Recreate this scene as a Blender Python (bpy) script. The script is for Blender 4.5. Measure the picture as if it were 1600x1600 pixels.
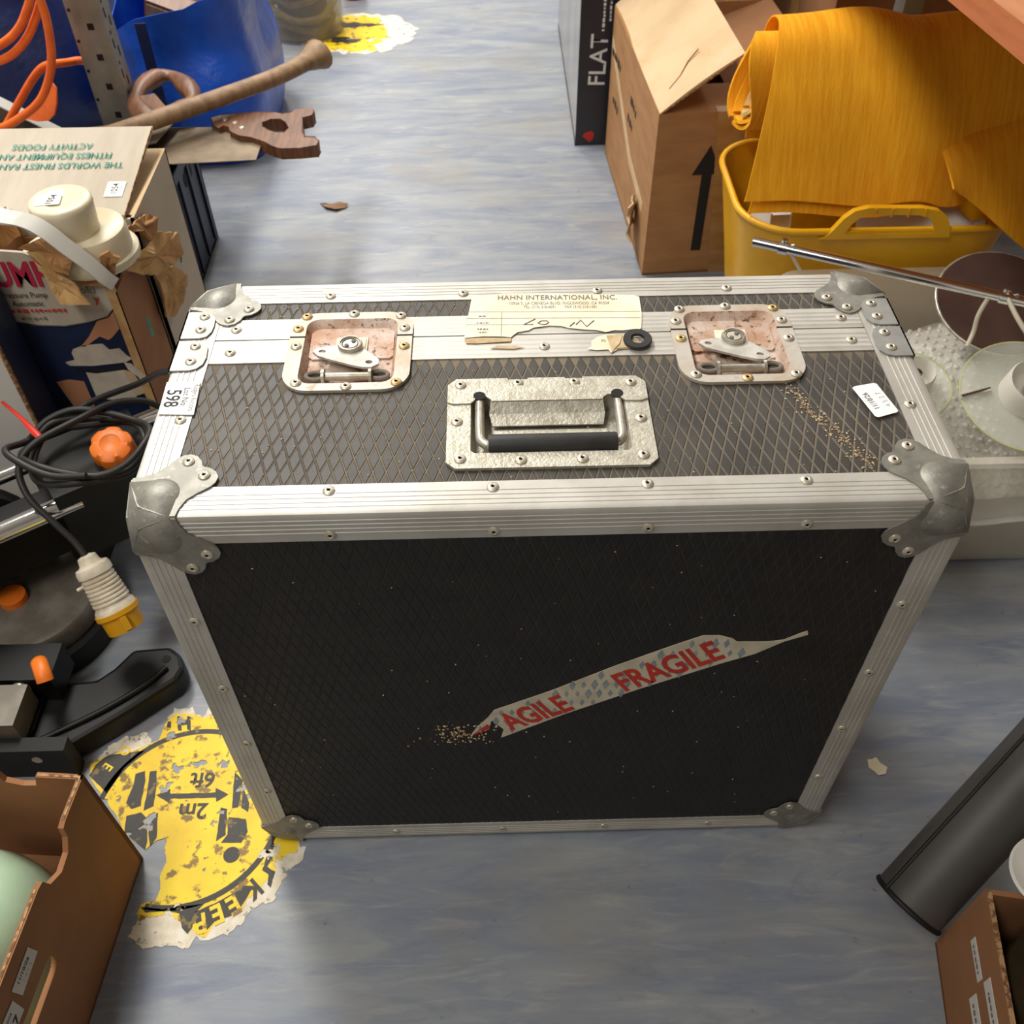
import bpy, bmesh, math, random
from mathutils import Vector, Matrix, noise
from mathutils.geometry import tessellate_polygon

for o in list(bpy.data.objects):
    bpy.data.objects.remove(o)
scene = bpy.context.scene
COL = scene.collection
R = math.radians
rnd = random.Random(7)

# ------------------------------------------------------------------ camera
FPX = 1499.385
cam_d = bpy.data.cameras.new('camera')
cam_d.sensor_fit = 'HORIZONTAL'
cam_d.sensor_width = 36.0
cam_d.lens = 36.0 * FPX / 1600.0
cam_d.clip_start = 0.02
cam_d.dof.use_dof = True
cam_d.dof.focus_distance = 0.80
cam_d.dof.aperture_fstop = 15.0
cam = bpy.data.objects.new('camera', cam_d)
COL.objects.link(cam)
rt = Vector((0.99967675, -0.02437824, -0.0072177))
dn = Vector((-0.02288001, -0.73883558, -0.67349721))
fw = Vector((0.01108599, 0.67344464, -0.73915453))
cm = Matrix((rt, -dn, -fw)).transposed().to_4x4()
cm.translation = Vector((-0.03757229, -0.46548303, 1.05954123))
cam.matrix_world = cm
scene.camera = cam

# ------------------------------------------------------------------ world, lamps, exposure
world = bpy.data.worlds.new('world')
scene.world = world
world.use_nodes = True
world.node_tree.nodes['Background'].inputs[0].default_value = (1.0, 0.95, 0.88, 1)
world.node_tree.nodes['Background'].inputs[1].default_value = 0.10


def area(name, loc, size, energy, color=(1.0, 0.965, 0.905), rz=0.0):
    d = bpy.data.lights.new(name, 'AREA')
    d.shape = 'RECTANGLE'
    d.size, d.size_y = size
    d.energy = energy
    d.color = color
    o = bpy.data.objects.new(name, d)
    o.location = loc
    o.rotation_euler = (0, 0, rz)
    COL.objects.link(o)
    return o


# unseen area lights at ceiling height, the first placed by the glare on the case
area('unseen_area_light', (-1.05, 2.05, 2.62), (0.40, 1.8), 76)
area('unseen_area_light', (-0.75, 4.30, 2.62), (0.30, 1.6), 50)  # added to brighten the far aisle floor, no known fixture there
area('unseen_area_light', (1.35, 3.9, 2.62), (0.30, 1.6), 26)
area('unseen_area_light', (-1.05, -0.75, 2.62), (0.40, 1.8), 28)  # added fill for the near floor and case front, weakens the case's shadow

vs = scene.view_settings
vs.view_transform = 'Standard'
vs.look = 'None'
vs.gamma = 1.0
vs.use_curve_mapping = False
vs.exposure = 0.55


# ------------------------------------------------------------------ helpers
def lin(c):
    out = []
    for v in c:
        v = v / 255.0
        out.append(v / 12.92 if v <= 0.04045 else ((v + 0.055) / 1.055) ** 2.4)
    return (out[0], out[1], out[2], 1.0)


def mat(name, c1, c2=None, scale=8.0, st=(1, 1, 1), lo=0.4, hi=0.62, rough=0.5, metal=0.0, bump=0.0, bs=60.0,
        bst=(1, 1, 1), alpha=1.0, trans=0.0, spec=0.5, detail=5.0, c3=None, s3=30.0, lo3=0.6, hi3=0.66, ior=1.45,
        holes=None, emit=None):
    m = bpy.data.materials.new(name)
    m.use_nodes = True
    nt = m.node_tree
    b = nt.nodes['Principled BSDF']
    L = nt.links.new
    b.inputs['Base Color'].default_value = lin(c1)
    b.inputs['Roughness'].default_value = rough
    b.inputs['Metallic'].default_value = metal
    b.inputs['Alpha'].default_value = alpha
    b.inputs['Transmission Weight'].default_value = trans
    b.inputs['Specular IOR Level'].default_value = spec
    b.inputs['IOR'].default_value = ior
    tc = nt.nodes.new('ShaderNodeTexCoord')

    def nz(sc, stretch, det=detail):
        mp = nt.nodes.new('ShaderNodeMapping')
        mp.inputs['Scale'].default_value = stretch
        L(tc.outputs['Object'], mp.inputs[0])
        n = nt.nodes.new('ShaderNodeTexNoise')
        n.inputs['Scale'].default_value = sc
        n.inputs['Detail'].default_value = det
        n.inputs['Roughness'].default_value = 0.6
        L(mp.outputs[0], n.inputs['Vector'])
        return n

    def ramp(src, a, c):
        r = nt.nodes.new('ShaderNodeMapRange')
        r.inputs['From Min'].default_value = a
        r.inputs['From Max'].default_value = c
        L(src, r.inputs['Value'])
        return r.outputs[0]

    col = None
    if c2 is not None:
        mx = nt.nodes.new('ShaderNodeMix')
        mx.data_type = 'RGBA'
        mx.inputs[6].default_value = lin(c1)
        mx.inputs[7].default_value = lin(c2)
        L(ramp(nz(scale, st).outputs['Fac'], lo, hi), mx.inputs[0])
        col = mx.outputs[2]
    if c3 is not None:
        mx = nt.nodes.new('ShaderNodeMix')
        mx.data_type = 'RGBA'
        if col:
            L(col, mx.inputs[6])
        else:
            mx.inputs[6].default_value = lin(c1)
        mx.inputs[7].default_value = lin(c3)
        L(ramp(nz(s3, (1, 1, 1)).outputs['Fac'], lo3, hi3), mx.inputs[0])
        col = mx.outputs[2]
    if col:
        L(col, b.inputs['Base Color'])
    if bump:
        bp = nt.nodes.new('ShaderNodeBump')
        bp.inputs['Strength'].default_value = 1.0
        bp.inputs['Distance'].default_value = bump
        L(nz(bs, bst, 3.0).outputs['Fac'], bp.inputs['Height'])
        L(bp.outputs[0], b.inputs['Normal'])
    if holes:                                   # worn-through spots: the surface is missing there
        L(ramp(nz(holes[0], (1, 1, 1)).outputs['Fac'], holes[1], holes[2]), b.inputs['Alpha'])
    if emit:
        b.inputs['Emission Color'].default_value = lin(c1)
        b.inputs['Emission Strength'].default_value = emit
    return m


class G:
    """collects vertices and faces of one mesh"""

    def __init__(self):
        self.v, self.f, self.mi = [], [], []

    def add(self, vs, fs, mi=0, m=None):
        o = len(self.v)
        self.v += [tuple(m @ Vector(p)) if m else tuple(p) for p in vs]
        self.f += [tuple(i + o for i in q) for q in fs]
        self.mi += [mi] * len(fs)
        return self

    def box(self, x0, x1, y0, y1, z0, z1, m=None, mi=0):
        vs = [(x, y, z) for z in (z0, z1) for y in (y0, y1) for x in (x0, x1)]
        return self.add(vs, [(0, 2, 3, 1), (4, 5, 7, 6), (0, 1, 5, 4), (2, 6, 7, 3), (0, 4, 6, 2), (1, 3, 7, 5)], mi, m)

    def prism(self, poly, h, o=(0, 0, 0), u=(1, 0, 0), w=(0, 1, 0), mi=0, n=None, m=None):
        o, u, w = Vector(o), Vector(u), Vector(w)
        nn = Vector(n) if n else u.cross(w)
        a = sum(poly[i][0] * poly[(i + 1) % len(poly)][1] - poly[(i + 1) % len(poly)][0] * poly[i][1] for i in range(len(poly)))
        if (a < 0) != (u.cross(w).dot(nn) < 0):
            poly = poly[::-1]
        k = len(poly)
        vs = [o + u * p[0] + w * p[1] for p in poly]
        vs += [p + nn * h for p in vs]
        fs = [tuple(range(k))[::-1], tuple(range(k, 2 * k))]
        fs += [(i, (i + 1) % k, k + (i + 1) % k, k + i) for i in range(k)]
        return self.add(vs, fs, mi, m)

    def prism_hole(self, outer, hole, h, o=(0, 0, 0), u=(1, 0, 0), w=(0, 1, 0), n=None, mi=0, m=None):
        """a flat piece of thickness h with one hole through it"""
        o, u, w = Vector(o), Vector(u), Vector(w)
        nn = Vector(n) if n else u.cross(w)
        ko, kh = len(outer), len(hole)
        k = ko + kh
        tris = tessellate_polygon([[Vector((a, b, 0)) for a, b in outer], [Vector((a, b, 0)) for a, b in hole]])
        vs = [o + u * p[0] + w * p[1] for p in list(outer) + list(hole)]
        vs += [p + nn * h for p in vs]
        fs = [tuple(t) for t in tris] + [tuple(i + k for i in t[::-1]) for t in tris]
        fs += [(i, (i + 1) % ko, k + (i + 1) % ko, k + i) for i in range(ko)]
        fs += [(ko + i, k + ko + i, k + ko + (i + 1) % kh, ko + (i + 1) % kh) for i in range(kh)]
        return self.add(vs, fs, mi, m)

    def tube(self, pts, r, n=8, closed=False, mi=0, m=None, sq=1.0):
        pts = [Vector(p) for p in pts]
        k = len(pts)
        rs = r if isinstance(r, (list, tuple)) else [r] * k
        vs = []
        up = None
        for i, p in enumerate(pts):
            a = pts[(i - 1) % k] if closed or i > 0 else p
            b = pts[(i + 1) % k] if closed or i < k - 1 else p
            t = (b - a).normalized()
            if up is None:
                up = Vector((0, 0, 1)) if abs(t.z) < 0.9 else Vector((1, 0, 0))
            s = t.cross(up).normalized()
            up = s.cross(t).normalized()
            for j in range(n):
                q = 2 * math.pi * j / n
                vs.append(p + s * (rs[i] * math.cos(q)) + up * (rs[i] * sq * math.sin(q)))
        fs = []
        for i in range(k if closed else k - 1):
            for j in range(n):
                i2 = (i + 1) % k
                fs.append((i * n + j, i * n + (j + 1) % n, i2 * n + (j + 1) % n, i2 * n + j))
        if not closed:
            fs += [tuple(range(n))[::-1], tuple(range((k - 1) * n, k * n))]
        return self.add(vs, fs, mi, m)

    def lathe(self, prof, n=24, m=None, mi=0, mis=None, caps=True):
        k = len(prof)
        vs = [(r * math.cos(2 * math.pi * j / n), r * math.sin(2 * math.pi * j / n), z) for r, z in prof for j in range(n)]
        for i in range(k - 1):
            fs = [(i * n + j, i * n + (j + 1) % n, (i + 1) * n + (j + 1) % n, (i + 1) * n + j) for j in range(n)]
            if i == 0:
                o = len(self.v)
                self.add(vs, fs, mis[i] if mis else mi, m)
            else:
                self.f += [tuple(q + o for q in g) for g in fs]
                self.mi += [mis[i] if mis else mi] * n
        if caps:
            self.f += [tuple(o + j for j in range(n))[::-1], tuple(o + (k - 1) * n + j for j in range(n))]
            self.mi += [mis[0] if mis else mi, mis[-1] if mis else mi]
        return self

    def grid(self, fn, nu, nv, mi=0, m=None, th=0.0, closed_u=False):
        vs = [Vector(fn(i / nu, j / nv)) for i in range(nu + 1) for j in range(nv + 1)]
        w = nv + 1
        fs = [(i * w + j, (i + 1) * w + j, (i + 1) * w + j + 1, i * w + j + 1) for i in range(nu) for j in range(nv)]
        if not th:
            return self.add(vs, fs, mi, m)
        nr = [Vector() for _ in vs]
        for q in fs:
            c = (vs[q[2]] - vs[q[0]]).cross(vs[q[3]] - vs[q[1]])
            for i in q:
                nr[i] += c
        k = len(vs)
        vs2 = vs + [p - (nr[i].normalized() if nr[i].length else Vector((0, 0, 1))) * th for i, p in enumerate(vs)]
        fs2 = fs + [tuple(i + k for i in q[::-1]) for q in fs]
        ring = [i * w for i in range(nu + 1)] + [nu * w + j for j in range(1, nv + 1)] + \
               [i * w + nv for i in range(nu - 1, -1, -1)] + [j for j in range(nv - 1, 0, -1)]
        fs2 += [(ring[i], ring[i] + k, ring[(i + 1) % len(ring)] + k, ring[(i + 1) % len(ring)]) for i in range(len(ring))]
        return self.add(vs2, fs2, mi, m)

    def mesh(self, name, mats, smooth=None):
        me = bpy.data.meshes.new(name)
        me.from_pydata(self.v, [], self.f)
        for q in (mats if isinstance(mats, (list, tuple)) else [mats]):
            me.materials.append(q)
        if any(self.mi):
            me.polygons.foreach_set('material_index', self.mi)
        if smooth is not None:
            me.polygons.foreach_set('use_smooth', [True] * len(me.polygons))
            me.set_sharp_from_angle(angle=R(smooth))
        me.update()
        return me


def smooth_pts(pts, n=6, closed=False):
    pts = [Vector(p) for p in pts]
    k = len(pts)
    out = []
    for i in range(k if closed else k - 1):
        p0 = pts[(i - 1) % k] if closed or i > 0 else pts[i]
        p1, p2 = pts[i], pts[(i + 1) % k]
        p3 = pts[(i + 2) % k] if closed or i < k - 2 else p2
        for j in range(n):
            t = j / n
            out.append(0.5 * ((2 * p1) + (p2 - p0) * t + (2 * p0 - 5 * p1 + 4 * p2 - p3) * t * t + (3 * p1 - p0 - 3 * p2 + p3) * t ** 3))
    if not closed:
        out.append(pts[-1])
    return out


def rrect(x0, x1, y0, y1, r, n=6):
    out = []
    for cx, cy, a in ((x1 - r, y1 - r, 0), (x0 + r, y1 - r, 90), (x0 + r, y0 + r, 180), (x1 - r, y0 + r, 270)):
        for i in range(n + 1):
            q = R(a + 90 * i / n)
            out.append((cx + r * math.cos(q), cy + r * math.sin(q)))
    return out


def keyhole(outer, hole):
    """one outline around a polygon with a hole"""
    def ar(p):
        return sum(p[i][0] * p[(i + 1) % len(p)][1] - p[(i + 1) % len(p)][0] * p[i][1] for i in range(len(p)))
    if ar(outer) < 0:
        outer = outer[::-1]
    if ar(hole) > 0:
        hole = hole[::-1]
    _, i, j = min((math.hypot(a[0] - b[0], a[1] - b[1]), i, j) for i, a in enumerate(outer) for j, b in enumerate(hole))
    return outer[:i + 1] + hole[j:] + hole[:j + 1] + outer[i:]


def link(name, data, parent=None, mw=None, label=None, kind=None):
    o = bpy.data.objects.new(name, data)
    COL.objects.link(o)
    if parent:
        o.parent = parent
    if mw is not None:
        o.matrix_local = mw
    if label:
        o['label'] = label
    if kind:
        o['kind'] = kind
    return o


def part(name, g, m, parent=None, smooth=None, mw=None, label=None, kind=None):
    return link(name, g.mesh(name, m, smooth), parent, mw, label, kind)


def tag(o, label, cat, group=None):
    o['label'] = label
    o['category'] = cat
    if group:
        o['group'] = group
    return o


def thing(name, label, cat, loc=(0, 0, 0), rz=0.0, group=None):
    o = bpy.data.objects.new(name, None)
    o.empty_display_size = 0.05
    COL.objects.link(o)
    o.location = loc
    o.rotation_euler = (0, 0, rz)
    return tag(o, label, cat, group)


def frame(o, x, y):
    x, y = Vector(x).normalized(), Vector(y).normalized()
    z = x.cross(y).normalized()
    y = z.cross(x)
    m = Matrix((x, y, z)).transposed().to_4x4()
    m.translation = Vector(o)
    return m


def lettering(s, m, parent, o, x, y, size, bold=0.0, xs=1.0, align='CENTER', shear=0.0, name='lettering', sp=1.0):
    cu = bpy.data.curves.new('text', 'FONT')
    cu.body = s
    cu.size = 1.0
    cu.align_x = align
    cu.align_y = 'CENTER'
    cu.offset = bold
    cu.shear = shear
    cu.space_character = sp
    cu.resolution_u = 3
    ob = bpy.data.objects.new('text', cu)
    me = bpy.data.meshes.new_from_object(ob)
    bpy.data.objects.remove(ob)
    bpy.data.curves.remove(cu)
    me.name = name
    me.transform(frame(o, x, y) @ Matrix.Diagonal((size * xs, size, size, 1)))
    me.materials.clear()
    me.materials.append(m)
    return link(name, me, parent)


def faint_print(m, parent, o, x, y, width, height, seed):
    """print too small or too worn to read: a row of short dashes"""
    r = random.Random(seed)
    g = G()
    u = -width / 2
    while u < width / 2:
        w = height * r.uniform(0.5, 1.4)
        h0, h1 = -height * r.uniform(0.3, 0.5), height * r.uniform(0.2, 0.5)
        g.add([(u, h0, 0), (min(u + w, width / 2), h0, 0), (min(u + w, width / 2), h1, 0), (u, h1, 0)], [(0, 1, 2, 3)], m=frame(o, x, y))
        u += w + height * r.uniform(0.25, 0.6)
    return part('faint_print', g, m, parent)


# ------------------------------------------------------------------ materials
M = {}
M['floor'] = None
M['alu'] = mat('aluminium', (198, 195, 188), (182, 178, 169), scale=14, rough=0.54, metal=0.50, bump=0.00015, bs=90,
               c3=(170, 150, 122), s3=22, lo3=0.68, hi3=0.84)
M['zinc'] = mat('zinc_steel', (142, 140, 132), (124, 122, 114), scale=60, rough=0.50, metal=0.45, bump=0.0003, bs=220,
                c3=(176, 172, 164), s3=140, lo3=0.60, hi3=0.74)
M['zinc_light'] = mat('bright_zinc', (160, 160, 156), (146, 146, 142), scale=40, rough=0.5, metal=0.45, c3=(190, 140, 110), s3=60, lo3=0.70, hi3=0.84)
M['zinc_rough'] = mat('hammered_zinc', (194, 190, 176), (172, 166, 150), scale=90, rough=0.46, metal=0.45, bump=0.0007, bs=330,
                      c3=(150, 98, 62), s3=28, lo3=0.70, hi3=0.82)
M['latch_plate'] = mat('rusty_plate', (192, 186, 176), (182, 166, 146), scale=26, rough=0.5, metal=0.2, bump=0.0003, bs=200,
                       c3=(168, 116, 84), s3=60, lo3=0.62, hi3=0.78)
M['latch_dish'] = mat('rusty_dish', (206, 188, 176), (182, 144, 118), scale=34, rough=0.65, metal=0.15, bump=0.0005, bs=260,
                      c3=(100, 66, 46), s3=170, lo3=0.56, hi3=0.66)
M['wing'] = mat('bright_zinc_wing', (198, 196, 188), (172, 167, 155), scale=60, rough=0.45, metal=0.25)
M['steel'] = mat('bare_steel', (196, 192, 180), (158, 150, 132), scale=70, rough=0.36, metal=0.6)
M['rivet'] = mat('rivet', (206, 200, 186), (182, 172, 152), scale=300, rough=0.42, metal=0.6)
M['rivet_brass'] = mat('stained_rivet', (206, 182, 132), (180, 150, 100), scale=300, rough=0.45, metal=0.6)
M['dark'] = mat('dark_hole', (22, 20, 18), rough=0.8)
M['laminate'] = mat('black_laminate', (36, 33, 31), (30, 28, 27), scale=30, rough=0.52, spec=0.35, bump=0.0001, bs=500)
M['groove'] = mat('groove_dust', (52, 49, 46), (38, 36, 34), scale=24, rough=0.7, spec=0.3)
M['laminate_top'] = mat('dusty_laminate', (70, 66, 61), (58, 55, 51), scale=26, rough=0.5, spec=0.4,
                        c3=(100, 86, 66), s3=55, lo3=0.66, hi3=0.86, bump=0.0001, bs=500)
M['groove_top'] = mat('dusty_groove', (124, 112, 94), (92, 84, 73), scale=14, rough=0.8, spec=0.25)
M['rubber'] = mat('black_rubber', (38, 38, 38), (48, 47, 45), scale=60, rough=0.55, spec=0.4)
M['paper_old'] = mat('aged_paper', (242, 234, 214), (232, 217, 188), scale=22, rough=0.85, c3=(176, 142, 96), s3=34, lo3=0.70, hi3=0.86)
M['paper_torn'] = mat('torn_paper', (205, 184, 146), (178, 152, 114), scale=60, rough=0.9)
M['label'] = mat('white_label', (244, 243, 242), rough=0.6)
M['label_dim'] = mat('label_paper', (206, 202, 196), rough=0.7)
M['ink'] = mat('black_ink', (28, 26, 26), rough=0.7)
M['ink_grey'] = mat('grey_ink', (120, 112, 102), rough=0.8)
M['ink_faint'] = mat('faint_ink', (166, 166, 170), rough=0.8)
M['ink_red'] = mat('red_ink', (196, 54, 36), (176, 46, 32), scale=40, rough=0.6)
M['ink_crimson'] = mat('crimson_ink', (176, 34, 66), rough=0.7)
M['ink_green'] = mat('green_ink', (66, 138, 122), (90, 146, 130), scale=60, rough=0.8)
M['tape'] = mat('fragile_tape', (206, 196, 172), (188, 178, 156), scale=50, rough=0.45)
M['tape_blue'] = mat('tape_worn_print', (122, 136, 146), (150, 158, 160), scale=200, rough=0.5)
M['speck'] = mat('debris', (206, 184, 148), (150, 116, 78), scale=200, rough=0.9)
M['card'] = mat('cardboard', (168, 124, 80), (156, 112, 70), scale=10, rough=0.85, st=(1, 1, 4))
M['card_dark'] = mat('brown_cardboard', (150, 104, 68), (138, 95, 62), scale=9, rough=0.85)
M['card_light'] = mat('pale_cardboard', (204, 178, 142), (194, 166, 128), scale=8, rough=0.88, c3=(176, 136, 92), s3=9, lo3=0.6, hi3=0.8)
M['card_edge'] = mat('corrugated_edge', (176, 138, 98), (112, 80, 54), scale=160, rough=0.9, lo=0.45, hi=0.55)
M['card_torn'] = mat('torn_cardboard', (200, 162, 110), (172, 132, 84), scale=30, rough=0.9)
M['card_grey'] = mat('grey_carton', (188, 178, 162), (177, 166, 149), scale=5, rough=0.85, st=(6, 1, 1))
M['parcel_tape'] = mat('parcel_tape', (160, 116, 64), (176, 134, 82), scale=12, st=(1, 1, 5), rough=0.22, spec=0.6)
M['cream'] = mat('cream_plastic', (226, 216, 188), (214, 202, 170), scale=12, rough=0.35)
M['white_plastic'] = mat('white_plastic', (222, 220, 212), rough=0.35)
M['navy'] = mat('navy_print', (26, 38, 70), (20, 30, 56), scale=12, rough=0.5)
M['print_skin'] = mat('print_skin_tone', (186, 130, 96), rough=0.6)
M['print_cream'] = mat('print_cream', (206, 194, 176), (180, 166, 150), scale=20, rough=0.6)
M['print_black'] = mat('print_black', (28, 30, 38), rough=0.6)
M['blue_bag'] = mat('blue_tarpaulin', (26, 82, 190), (18, 62, 156), scale=7, rough=0.33, spec=0.5, bump=0.004, bs=18)
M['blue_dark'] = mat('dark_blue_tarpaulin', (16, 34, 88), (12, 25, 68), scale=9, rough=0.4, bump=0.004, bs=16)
M['crate'] = mat('navy_plastic', (24, 34, 66), (18, 26, 50), scale=9, rough=0.45)
M['galv'] = mat('galvanised_grey', (150, 148, 140), (136, 133, 125), scale=20, rough=0.45, metal=0.35)
M['crate_grey'] = mat('dull_grey_steel', (98, 96, 92), (86, 84, 80), scale=20, rough=0.55)
M['orange'] = mat('orange_rubber', (236, 110, 34), (222, 96, 28), scale=30, rough=0.4)
M['orange_knob'] = mat('orange_plastic', (232, 122, 34), (220, 108, 26), scale=20, rough=0.45)
M['wood_dark'] = mat('dark_wood', (118, 78, 52), (88, 56, 38), scale=16, st=(8, 1, 1), rough=0.45)
M['wood_old'] = mat('old_ash_wood', (146, 118, 88), (120, 94, 68), scale=14, st=(4, 4, 1), rough=0.6)
M['saw_steel'] = mat('tarnished_steel', (128, 112, 92), (104, 90, 74), scale=16, rough=0.42, metal=0.55)
M['black'] = mat('black_paint', (13, 12, 12), (17, 16, 15), scale=30, rough=0.45, spec=0.3)
M['black_matt'] = mat('black_plastic', (15, 15, 14), (21, 20, 19), scale=30, rough=0.6)
M['cast'] = mat('cast_alloy', (128, 122, 112), (104, 98, 88), scale=20, rough=0.5, metal=0.3, c3=(92, 78, 60), s3=36, lo3=0.66, hi3=0.8)
M['chrome'] = mat('chrome', (232, 232, 232), rough=0.12, metal=1.0)
M['cable'] = mat('black_cable', (32, 30, 28), rough=0.5)
M['plug_white'] = mat('plug_white', (216, 208, 190), (196, 184, 160), scale=50, rough=0.4)
M['plug_yellow'] = mat('plug_yellow', (204, 150, 24), rough=0.4)
M['red'] = mat('red_plastic', (196, 44, 32), rough=0.4)
M['mint'] = mat('mint_glaze', (182, 208, 178), (170, 198, 168), scale=12, rough=0.2)
M['tub'] = mat('yellow_plastic', (226, 170, 22), (212, 152, 16), scale=9, rough=0.38)
M['fabric'] = mat('mustard_cloth', (244, 174, 42), (232, 156, 30), scale=30, st=(7, 0.5, 0.5), rough=0.9, spec=0.15, bump=0.0005, bs=420, bst=(1, 0.25, 0.25))
M['fabric_in'] = mat('mustard_lining', (206, 176, 122), (188, 150, 84), scale=30, rough=0.95, spec=0.1)
M['beech'] = mat('beech_laminate', (206, 138, 88), (196, 126, 78), scale=9, st=(6, 1, 6), rough=0.4)
M['beech_edge'] = mat('beech_edge', (190, 112, 66), (178, 102, 60), scale=20, st=(8, 1, 8), rough=0.45)
M['bin'] = mat('frosted_plastic', (232, 226, 210), rough=0.32, alpha=0.40)
M['film'] = mat('bubble_film', (226, 222, 212), (206, 202, 190), scale=60, rough=0.25, alpha=0.55, bump=0.004, bs=70)
M['glass'] = mat('clear_glass', (236, 240, 226), rough=0.06, alpha=0.28)
M['glass_edge'] = mat('green_glass_edge', (206, 212, 148), rough=0.1, alpha=0.8)
M['frost'] = mat('frosted_glass', (236, 232, 220), rough=0.4, alpha=0.75)
M['brown_disc'] = mat('dark_brown_metal', (66, 48, 42), (78, 58, 50), scale=10, rough=0.42)
M['clear_wire'] = mat('clear_flex', (216, 208, 186), rough=0.2, alpha=0.8)
M['box_black'] = mat('black_printed_card', (44, 42, 46), (36, 34, 38), scale=6, rough=0.3, spec=0.6)
M['box_grey'] = mat('shrink_wrapped_side', (150, 148, 146), (118, 116, 114), scale=14, st=(1, 1, 0.3), rough=0.2, spec=0.7)
M['white_print'] = mat('white_print', (228, 226, 222), rough=0.5)
M['tube_dark'] = mat('dark_grey_vinyl', (74, 72, 70), (64, 62, 60), scale=9, rough=0.5)
M['brown_glass'] = mat('brown_glass', (64, 54, 38), (46, 38, 26), scale=10, rough=0.12, spec=0.6)
M['smoke_film'] = mat('clear_bag_film', (170, 160, 140), rough=0.15, alpha=0.35)
M['rope'] = mat('yellow_rope', (176, 148, 82), (140, 114, 60), scale=60, rough=0.8)
M['leaf'] = mat('dry_leaf', (138, 108, 80), rough=0.9)
M['wall'] = mat('painted_wall', (206, 200, 188), (198, 191, 178), scale=2, rough=0.8)
M['ceiling'] = mat('ceiling_paint', (226, 222, 214), rough=0.9)
wear = (60.0, 0.335, 0.365)
M['stk_yellow'] = mat('sticker_yellow', (238, 206, 26), (228, 190, 18), scale=18, rough=0.5, c3=(132, 102, 40), s3=52, lo3=0.555, hi3=0.61, detail=9, holes=(26.0, 0.385, 0.395))
M['stk_white'] = mat('sticker_white', (224, 216, 198), (206, 194, 170), scale=60, rough=0.6, c3=(150, 140, 116), s3=70, lo3=0.60, hi3=0.66, detail=9, holes=(46.0, 0.40, 0.41))
M['stk_black'] = mat('sticker_black', (36, 33, 28), (46, 41, 33), scale=60, rough=0.5, c3=(118, 100, 40), s3=52, lo3=0.60, hi3=0.64, detail=9, holes=(26.0, 0.385, 0.395))


def floor_material():
    m = bpy.data.materials.new('vinyl_floor')
    m.use_nodes = True
    nt = m.node_tree
    L = nt.links.new
    b = nt.nodes['Principled BSDF']
    tc = nt.nodes.new('ShaderNodeTexCoord')

    def nz(sc, st, det=5.0, dist=0.0):
        mp = nt.nodes.new('ShaderNodeMapping')
        mp.inputs['Scale'].default_value = st
        L(tc.outputs['Object'], mp.inputs[0])
        n = nt.nodes.new('ShaderNodeTexNoise')
        n.inputs['Scale'].default_value = sc
        n.inputs['Detail'].default_value = det
        n.inputs['Roughness'].default_value = 0.62
        n.inputs['Distortion'].default_value = dist
        L(mp.outputs[0], n.inputs['Vector'])
        return n.outputs['Fac']

    def rng(src, a, c, lo=0.0, hi=1.0):
        r = nt.nodes.new('ShaderNodeMapRange')
        for k, v in (('From Min', a), ('From Max', c), ('To Min', lo), ('To Max', hi)):
            r.inputs[k].default_value = v
        L(src, r.inputs['Value'])
        return r.outputs[0]

    def mix(fac, a, c):
        x = nt.nodes.new('ShaderNodeMix')
        x.data_type = 'RGBA'
        L(fac, x.inputs[0])
        for s, k in ((a, 6), (c, 7)):
            if isinstance(s, tuple):
                x.inputs[k].default_value = lin(s)
            else:
                L(s, x.inputs[k])
        return x.outputs[2]

    base = mix(rng(nz(5.0, (1.0, 4.5, 1), 6, 0.6), 0.36, 0.64), (116, 124, 140), (142, 146, 150))
    base = mix(rng(nz(9.0, (0.8, 4.5, 1), 7, 1.8), 0.54, 0.78, 0, 0.75), base, (166, 167, 164))
    base = mix(rng(nz(6.0, (0.9, 3.6, 1), 7, 1.8), 0.56, 0.78, 0, 0.7), base, (92, 101, 124))
    base = mix(rng(nz(3.2, (1, 1.4, 1), 3), 0.52, 0.74, 0, 0.6), base, (138, 132, 122))
    base = mix(rng(nz(60.0, (1, 1, 1), 2), 0.70, 0.76, 0, 0.5), base, (90, 84, 76))
    L(base, b.inputs['Base Color'])
    L(rng(nz(6.0, (1, 3, 1)), 0.3, 0.7, 0.34, 0.50), b.inputs['Roughness'])
    bp = nt.nodes.new('ShaderNodeBump')
    bp.inputs['Distance'].default_value = 0.0006
    bp.inputs['Strength'].default_value = 0.5
    L(nz(30.0, (1, 2, 1), 3), bp.inputs['Height'])
    L(bp.outputs[0], b.inputs['Normal'])
    return m


M['floor'] = floor_material()

# ------------------------------------------------------------------ the room
RX0, RX1, RY0, RY1, RZ = -3.2, 3.2, -2.8, 6.0, 2.7
part('floor', G().box(RX0, RX1, RY0, RY1, -0.05, 0.0), M['floor'], kind='structure')
part('ceiling', G().box(RX0, RX1, RY0, RY1, RZ, RZ + 0.05), M['ceiling'], kind='structure')
part('wall_left', G().box(RX0 - 0.05, RX0, RY0, RY1, 0, RZ), M['wall'], kind='structure')
part('wall_right', G().box(RX1, RX1 + 0.05, RY0, RY1, 0, RZ), M['wall'], kind='structure')
part('wall_back', G().box(RX0, RX1, RY1, RY1 + 0.05, 0, RZ), M['wall'], kind='structure')
part('wall_front', G().box(RX0, RX1, RY0 - 0.05, RY0, 0, RZ), M['wall'], kind='structure')

# ------------------------------------------------------------------ the flight case
W2, D, H = 0.31, 0.287, 0.5468
ZS = -0.0042                                               # the case stands on its ball corners
case = thing('flight_case', 'black diamond-patterned flight case with aluminium edges standing in the aisle', 'flight case', (0, 0, 0.0042))

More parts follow.
